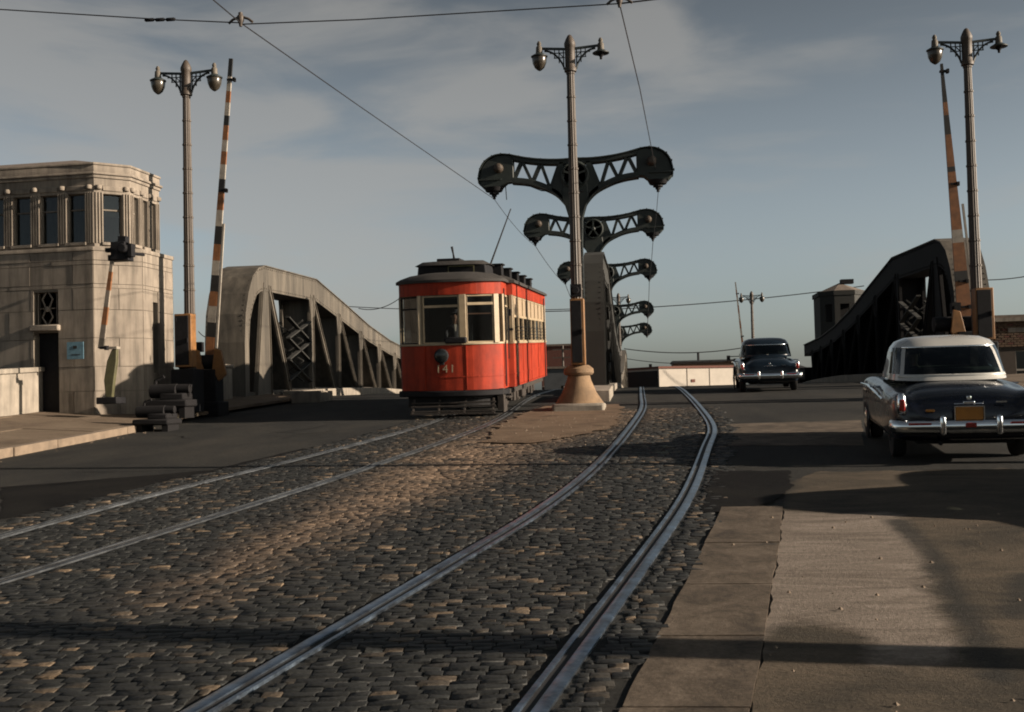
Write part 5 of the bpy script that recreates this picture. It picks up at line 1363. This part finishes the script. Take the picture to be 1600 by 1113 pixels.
    prof = [(0, -.085), (-.03, -.06), (-.042, 0), (-.03, .06), (0, .085)]
    zb = .50
    for i, (x, y) in enumerate(pts):
        a, b = Vector(pts[max(0, i-1)]), Vector(pts[min(len(pts)-1, i+1)]); d = (b-a).normalized(); nn = Vector((d.y, -d.x))
        for o_, z in prof: q = Vector((x, y))-nn*o_*-1*(-1); q = Vector((x, y))+nn*(-o_); bp.v.append((q.x, q.y, zb+z))
    m_ = len(prof)
    for i in range(len(pts)-1):
        for k in range(m_-1): bp.f.append((i*m_+k, i*m_+k+1, (i+1)*m_+k+1, (i+1)*m_+k))
    b_ = bp.build('bumper', 'chrome', t, smooth=60)
    so_ = b_.modifiers.new('s', 'SOLIDIFY'); so_.thickness = .012
    for s in (-1, 1):
        mb = MB(); mb.box((s*.34, -.165, zb+.02), (.075, .07, .25)); mb.build('bumper_guard', 'chrome', t, bevel=.03)
        # tail lamps at the fender tips
        mb = MB(); mb.lathe((s*.815, .055, .78), [(.03, -.13), (.055, -.11), (.062, 0), (.055, .11), (.03, .15)], 14); l_ = mb.build('tail_light', 'chrome', t, smooth=50)
        mb = MB(); mb.box((s*.815, -.005, .78), (.075, .03, .15)); mb.build('lens', 'redlens', l_, bevel=.02)
        mb = MB(); mb.box((s*.62, -.155, zb+.045), (.28, .015, .02)); mb.build('bumper_stripe', 'redlens', b_)
        # side trim and fender blob
        mb = MB(); mb.tube([(s*.955, 1.1, .80), (s*.965, 2.2, .86), (s*.965, 3.2, .90), (s*.968, 4.3, .88)], .016, 6); mb.build('side_trim', 'chrome', t)
        mb = MB(); mb.lathe((s*.93, 2.05, .93), [(.012, -.1), (.02, 0), (.012, .1)], 6, axis='x'); mb.build('door_handle', 'chrome', t)
        for y in (1.02, 3.98):
            wl = MB(); wl.lathe((s*.775, y, .335), [(.25, -.09), (.32, -.085), (.335, -.05), (.335, .05), (.32, .085), (.25, .09)], 28, axis='x'); w_ = wl.build('wheel', 'tyre', t, smooth=40)
            wl = MB(); wl.lathe((s*.775, y, .335), [(.24, -.08), (.24, .07)] if s < 0 else [(.24, -.07), (.24, .08)], 24, axis='x'); wl.build('rim', paint, w_, smooth=40)
            wl = MB(); wl.lathe((s*(.775+.085), y, .335), [(.02, .03*s), (.10, .02*s), (.13, -.01*s)] if s > 0 else [(.13, .01), (.10, -.02), (.02, -.03)], 20, axis='x'); wl.build('hubcap', 'chrome', w_, smooth=60)
            if y > 2:
                ar = MB(); ar.tube([(s*.925, y+.39*math.cos(a), .335+.39*math.sin(a)) for a in [math.pi*q/12 for q in range(13)]], .018, 6); ar.build('arch_lip', paint, t, smooth=60)
                ar = MB(); ar.lathe((s*.922, y, .335), [(.375, -.012), (.375, .012)], 28, axis='x'); ar.build('wheel_well', 'dark', t)
                hb = MB(); hb.lathe((s*.932, y, .335), [(.315, -.004), (.33, 0), (.315, .01)] if s > 0 else [(.315, -.01), (.33, 0), (.315, .004)], 28, axis='x'); hb.build('tyre_face', 'tyre', w_, smooth=40)
                hb = MB(); hb.lathe((s*.940, y, .335), [(.17, -.01), (.17, .0), (.10, .02), (.01, .025)] if s > 0 else [(.01, -.025), (.10, -.02), (.17, 0), (.17, .01)], 20, axis='x'); hb.build('hubcap', 'chrome', w_, smooth=60)
    mb = MB(); mb.box((0, -.03, .80), (.14, .05, .035)); mb.box((0, -.02, .86), (.05, .05, .05)); mb.box((0, -.015, .785), (.36, .04, .015)); mb.build('boot_handle', 'chrome', t, bevel=.01)
    mb = MB(); mb.box((.40, .02, .80), (.13, .03, .02)); mb.build('script_badge', 'chrome', t)
    if plate:
        mb = MB(); mb.box((0, -.055, .665), (.34, .02, .165)); p_ = mb.build('licence_plate', 'plate', t, bevel=.012)
        for dx, dz, sx_, sz_ in ((0, .088, .36, .012), (0, -.088, .36, .012), (.178, 0, .012, .18), (-.178, 0, .012, .18)):
            mb = MB(); mb.box((dx, -.058, .665+dz), (sx_, .026, sz_)); mb.build('plate_rim', 'chrome', p_)
        mb = MB(); mb.box((0, -.17, .52), (.13, .02, .06)); mb.build('reflector', 'redlens', t, bevel=.008)
        mb = MB(); mb.box((-.47, -.0, .70), (.11, .04, .03)); mb.build('reversing_badge', 'plate', t, bevel=.01)
    mb = MB(); mb.tube([(-.35, -.0, .27), (-.35, .8, .27)], .025, 8); mb.build('exhaust_pipe', 'iron', t)
    mb = MB(); mb.box((0, 1.3, .30), (1.2, 2.0, .12)); mb.build('chassis', 'dark', t)
    for s in (-1, 1):
        mb = MB(); mb.lathe((s*.75, 4.9, .74), [(.10, 0), (.11, -.04), (.05, -.07)], 16, axis='y'); mb.build('headlight', 'chrome', t, smooth=50)
    mb = MB(); mb.box((0, 1.03, 1.105), (.09, .05, .05)); mb.build('wiper_knob', 'cartop', t, bevel=.015)
    return t
def slope(y): return math.atan((zr(y+2)-zr(y-2))/4)
yc = 15.3
gp = Vector((4.20, yc, zr(yc+1)-.0525+.0))
car = make_car('sedan_car', 'navy two tone sedan with ivory roof and orange licence plate at right edge', gp, (slope(17), 0, R(-6.0)), 'navy', 'cartop')
bpy.context.view_layer.update()
dp = car.matrix_world @ Vector((-.36, 2.35, .25))
person('person', 'driver at the wheel inside the two tone sedan, only head showing', dp, R(177), sit=True, hold=True, sc=.9)
M['darkblue'] = mat('dark blue car paint', (.008, .02, .036), .3, var=.15, scale=2, coat=.45, spec=.3)
pc = A(1204, 607, 34.3)
make_car('sedan_car', 'dark blue rounded sedan driving up to the crest of the bridge', (pc.x, pc.y, zr(pc.y)), (slope(pc.y), 0, R(-2.5)), 'darkblue', 'darkblue', old=True, plate=False)
make_car('sedan_car', 'black sedan added unseen by the right kerb to shade the lane', (7.05, 9.6, zr(9.6)), (slope(11), 0, 0), 'navy', 'navy', old=True, plate=False)  # added out of view for the shadow it throws on the lane

# ------------------------------------------------------------------ overhead wires
def wire(label, pts, r=.012, sag=0.0, cat='wire', name='overhead_wire'):
    pts = [Vector(p) for p in pts]; P = []
    for a, b in zip(pts, pts[1:]):
        n = 14
        for k in range(n): 
            q = k/n; p = a.lerp(b, q); p = p-Vector((0, 0, sag*4*q*(1-q))); P.append(p)
    P.append(pts[-1]); mb = MB(); mb.tube([p-pts[0] for p in P], r, 5); o = mb.build(name, 'wire'); o.location = pts[0]
    return tag(o, label, cat, 'overhead wires')
LT, RTp = [t_[0] for t_ in tips], [t_[1] for t_ in tips]
hangL, hangR = A(376, 36, 15.6), A(968, 6, 15.4)
wire('trolley wire sloping from the left mast arm up over the streetcar to the hanger', [A(250, -70, 13.2), hangL, A(560, 165, 20.5), LT[0]], .009)
wire('trolley wire running from the right mast arm up to the top edge', [A(960, -40, 14.4), hangR, A(1000, 140, 20), Vector(RTp[0])+Vector((-.05, 0, .6))], .009)
wire('span wire crossing the top of the picture, left stretch', [(-13.0, 15.4, A(0, 14, 15.6).z+.15), A(0, 15, 15.6), A(240, 30, 15.6), hangL], .009)
wire('span wire crossing the top of the picture, middle stretch', [hangL+Vector((0, 0, -.02)), A(560, 31, 15.6), A(820, 15, 15.5), hangR], .009)
wire('span wire crossing the top of the picture, right stretch', [hangR, A(1100, -10, 15.4), (8.8, 15.0, 7.2)], .012)
for pos, lab in ((hangL, 'curved metal wire hanger at top left where the wires cross'), (hangR, 'curved metal wire hanger cut by the top edge near the centre')):
    t = thing('wire_hanger', lab, 'wire hanger', pos)
    mb = MB(); mb.tube([(-.17, 0, -.0), (-.11, 0, .05), (-.04, 0, .075), (.04, 0, .075), (.11, 0, .05), (.17, 0, -.0)], .018, 8); mb.build('yoke', 'pole', t, smooth=50)
    mb = MB(); mb.lathe((0, 0, 0), [(.02, -.05), (.03, .0), (.045, .03), (.05, .09), (.03, .11), (.03, .14), (.01, .15)], 12); mb.build('cap', 'pole', t, smooth=50)
pI = A(250, 31, 15.6); t = thing('strain_insulator', 'dark turnbuckle insulators strung on the left span wire', 'insulator', pI)
for k in (-1, 0, 1):
    mb = MB(); mb.lathe((k*.15, 0, -k*.006), [(.012, -.07), (.026, -.05), (.026, .05), (.012, .07)], 8, axis='x'); mb.build('insulator_bead', 'iron', t, smooth=50)
for i in range(4):
    wire('trolley wire hanging between right mast arms, stretch %s' % ('nearest', 'second', 'third', 'farthest')[i], [RTp[i], RTp[i+1]], .008+.004*i, .12)
    wire('trolley wire hanging between left mast arms, stretch %s' % ('nearest', 'second', 'third', 'farthest')[i], [LT[i], LT[i+1]], .008+.004*i, .12)
z1 = tips[0][3]
wire('drooping feed cable under the arms of the nearest mast', [(tips[0][0][0]+.25, tips[0][2], z1+.1), (MX-.9, tips[0][2], z1-.35), (MX, tips[0][2]-.2, z1-.48), (MX+1.1, tips[0][2], z1-.25), (tips[0][1][0]-.2, tips[0][2], z1+.1)], .015)
wire('short drop cable beside the left arm tip of the nearest mast', [(tips[0][0][0]+.3, tips[0][2], z1+.0), (tips[0][0][0]+.33, tips[0][2], z1-.55)], .012)
# far cross wires
for lab, a, b, d, r in (('distant cable rising to the right beyond the masts', (850, 487), (1350, 447), 120, .05), ('lowest distant cable low over the crest', (975, 560), (1150, 562), 125, .04), ('distant pair cable, upper, seen over the far right', (975, 545), (1165, 543), 118, .05),
                        ('distant cable left of the streetcar, upper', (560, 482), (625, 466), 110, .04), ('distant cable left of the streetcar over the bridge rail', (310, 518), (340, 520), 100, .04), ('distant cable at far right behind the lamp', (1480, 434), (1640, 424), 110, .05), ('distant cable passing behind the streetcar window line', (540, 479), (1000, 478), 130, .045),):
    wire(lab, [A(*a, d), A(*b, d)], r, .5)
def pole(label, loc, h, cross=True, r=.13):
    t = thing('utility_pole', label, 'utility pole', loc); mb = MB(); mb.tube([(0, 0, 0), (0, 0, h)], [r, r*.7], 10); mb.build('pole', 'pole', t, smooth=50)
    if cross:
        for z in (h-.4, h-1.2): 
            mb = MB(); mb.box((0, -.12, z), (2.0, .1, .12)); mb.build('crossarm', 'pole', t)
    return t
p = A(879, 540, 112); pole('wooden utility pole with crossarms behind the streetcar tail', (p.x, p.y, -.5), p.z+.5)
pole('plain iron span wire pole on the left sidewalk beyond the picture edge', (-13.0, 15.4, side_z(-13, 15)-.1), 7.8, False); pole('plain iron span wire pole on the right sidewalk beyond the picture edge', (8.8, 15.0, side_z(8.8, 15)-.1), 7.2, False)

pole('stout wooden utility pole on the near right kerb beyond the picture edge', (8.6, 5.75, side_z(8.6, 5.7)-.1), 8.5, True, .23)
# ------------------------------------------------------------------ distant buildings
def building(name, label, x0, x1, y0, dpt, z0, z1, wallm, nwin=0, rows=1, wz=None, roof=True, roofm='roofgrit', win=(.8, 1.2), cat='building', side=None):
    t = thing(name, label, cat, ((x0+x1)/2, y0, z0)); h = z1-z0; w_ = x1-x0
    ops = []
    for r_ in range(rows):
        for k in range(nwin):
            c = w_*(k+.5)/nwin; zz = (wz[r_] if wz else h*.5); ops.append((c-win[0]/2, c+win[0]/2, zz, zz+win[1]))
    P = [(-w_/2, 0), (w_/2, 0), (w_/2, dpt), (-w_/2, dpt)]; mb = MB()
    wall(mb, P[0], P[1], 0, h, ops, .2)
    for i in (1, 2, 3): wall(mb, P[i], P[(i+1) % 4], 0, h, [], .2)
    mb.build('wall', wallm, t)
    mb = MB(); mb.box((0, dpt/2, h+.05), (w_+.3, dpt+.3, .22)); mb.build('roof', roofm, t)
    for (a, b, c, e) in ops:
        mb = MB(); 
        for q in ((a, c, b, c), (a, e, b, e), (a, c, a, e), (b, c, b, e), (a, (c+e)/2, b, (c+e)/2)): mb.bar((q[0]-w_/2, .1, q[1]), (q[2]-w_/2, .1, q[3]), .07, .07)
        f = mb.build('window', 'white', t); g = MB(); g.add([(a-w_/2, .14, c), (b-w_/2, .14, c), (b-w_/2, .14, e), (a-w_/2, .14, e)], [(0, 1, 2, 3)]); g.build('pane', 'glass', f)
        g = MB(); g.box(((a+b)/2-w_/2, -.04, c-.08), (b-a+.2, .2, .1)); g.build('sill', 'stone_pale', f)
    return t
# whitewashed shed beyond the crest
a = A(1030, 576, 118); b = A(1156, 573, 118)
_hw = (b.x-a.x)*.60; _cx = (a.x+b.x)/2; a.x, b.x = _cx-_hw, _cx+_hw
wb_ = building('warehouse', 'long low whitewashed shed beyond the crest between the masts and blue car', a.x, b.x, a.y, 7, -.9, a.z, 'whitewall', roofm='brick')
wb_.rotation_euler[2] = R(32)
mb = MB(); mb.box((-(b.x-a.x)/2-.12, 3.5, (b.z+.9)/2-.1), (.2, 6.6, b.z+.6)); mb.build('end_panel', 'dark', wb_, bevel=.05)  # dark panel covering the left end wall
mb = MB(); mb.box((-(b.x-a.x)/2+4.1, -.04, 3.7), (.45, .06, .3)); mb.build('vent', 'brick', wb_)
mb = MB(); mb.box((-(b.x-a.x)/2+3.4, -.03, 2.5), (.06, .04, 5)); mb.box((1.2, -.03, 2.5), (.04, .04, 5)); mb.build('downpipe', 'stone_pale', wb_)
a = A(1052, 566, 150); b = A(1160, 568, 150)
bb = building('building', 'low red and grey roofed building behind the white shed', a.x, b.x, a.y, 10, -1, a.z, 'brownbrick', roofm='greywall')
mb = MB(); mb.tube([(-1.2, 1, a.z), (-1.2, 1, a.z+2.2)], .16, 8); mb.build('chimney', 'iron', bb)
mb = MB(); mb.box((-(b.x-a.x)/2-1.6, 1, a.z+.1), (3, .3, .3)); mb.box((-(b.x-a.x)/2-3, 1, a.z+.4), (.4, .4, .9)); mb.build('roof_rail', 'iron', bb)
a = A(845, 541, 122); b = A(905, 538, 122)
building('building', 'red brick building with arched row of pale windows behind the streetcar tail', a.x, b.x, a.y, 10, -1, a.z, 'brick', nwin=4, rows=1, wz=[3.7], win=(.62, 1.4))
a = A(850, 576, 112); b = A(915, 575, 112)
building('building', 'grey walled low building in front of the red brick one', a.x, b.x, a.y, 6, -1, a.z, 'greywall', nwin=1, rows=1, wz=[2.6], win=(.9, 1.0))
# right hand side: brown brick building behind the sedan
a = A(1548, 500, 44); zt = a.z
rb = building('building', 'brown brick building with dark shopfront at the right edge', a.x, a.x+16, a.y, 10, 1.2, zt, 'mortar', nwin=3, rows=1, wz=[.2], win=(3.6, 1.5))
o0 = rb.location
nb = 0
for ci in range(11):
    z0 = 1.2+1.85+ci*.09
    if z0 > zt-.14: break
    for k in range(26):
        x = a.x+.02+k*.23+(.11 if ci % 2 else 0)
        mb = MB(); mb.box((x-o0.x+.1, -.02-random.uniform(0, .012), z0-o0.z+.035), (.21, .07, .072)); mb.build('brick', 'brownbrick' if random.random() > .12 else 'brick', rb); nb += 1
mb = MB(); mb.box((-5, -.1, zt-1.2-.02), (6.2, .25, .14)); mb.build('cornice', 'stone', rb)
mb = MB(); mb.box((-5.2, -.06, zt-1.2-.42), (4.4, .04, .17)); mb.build('sign_band', 'stone', rb)
# far bridge house at the right, partly behind the truss
a = A(1278, 462, 64); b = A(1345, 460, 64)
fh = thing('bridge_house', 'dark far bridge tender house with hipped roof behind the right truss', 'bridge house', ((a.x+b.x)/2+.25, a.y, -1)); w_ = b.x-a.x+.1; h = a.z+1
oc = [(-w_/2, .7), (-w_/2+.7, 0), (w_/2-.7, 0), (w_/2, .7), (w_/2, 3), (-w_/2, 3)]
mb = MB()
for i in range(6): wall(mb, oc[i], oc[(i+1) % 6], 0, h, [(.35, .8, h-1.5, h-.5)] if i in (0, 2) else ([(.3+.8*k, .8+.8*k, h-1.5, h-.5) for k in range(1)] if i == 1 else []), .2)
mb.build('wall', 'steelg', fh)
mb = MB(); mb.prism([(x*1.06, y*1.02-.03) for x, y in oc], lambda u, v_: (u, v_, h), lambda u, v_: (u, v_, h+.25)); mb.build('cornice', 'steelg', fh)
mb = MB(); mb.v = [(x, y, h+.25) for x, y in oc]+[(0, 1.5, h+.8)]; mb.f = [(i, (i+1) % 6, 6) for i in range(6)]; mb.build('roof', 'roofgrit', fh)
mb = MB(); mb.box((.4, 1.4, h+.85), (.7, .5, .25)); mb.build('roof_hatch', 'iron', fh)
mb = MB(); mb.box((0, 1.5, h-.9), (w_-.6, 2.0, 1.6)); mb.build('inner_room', 'dark', fh)
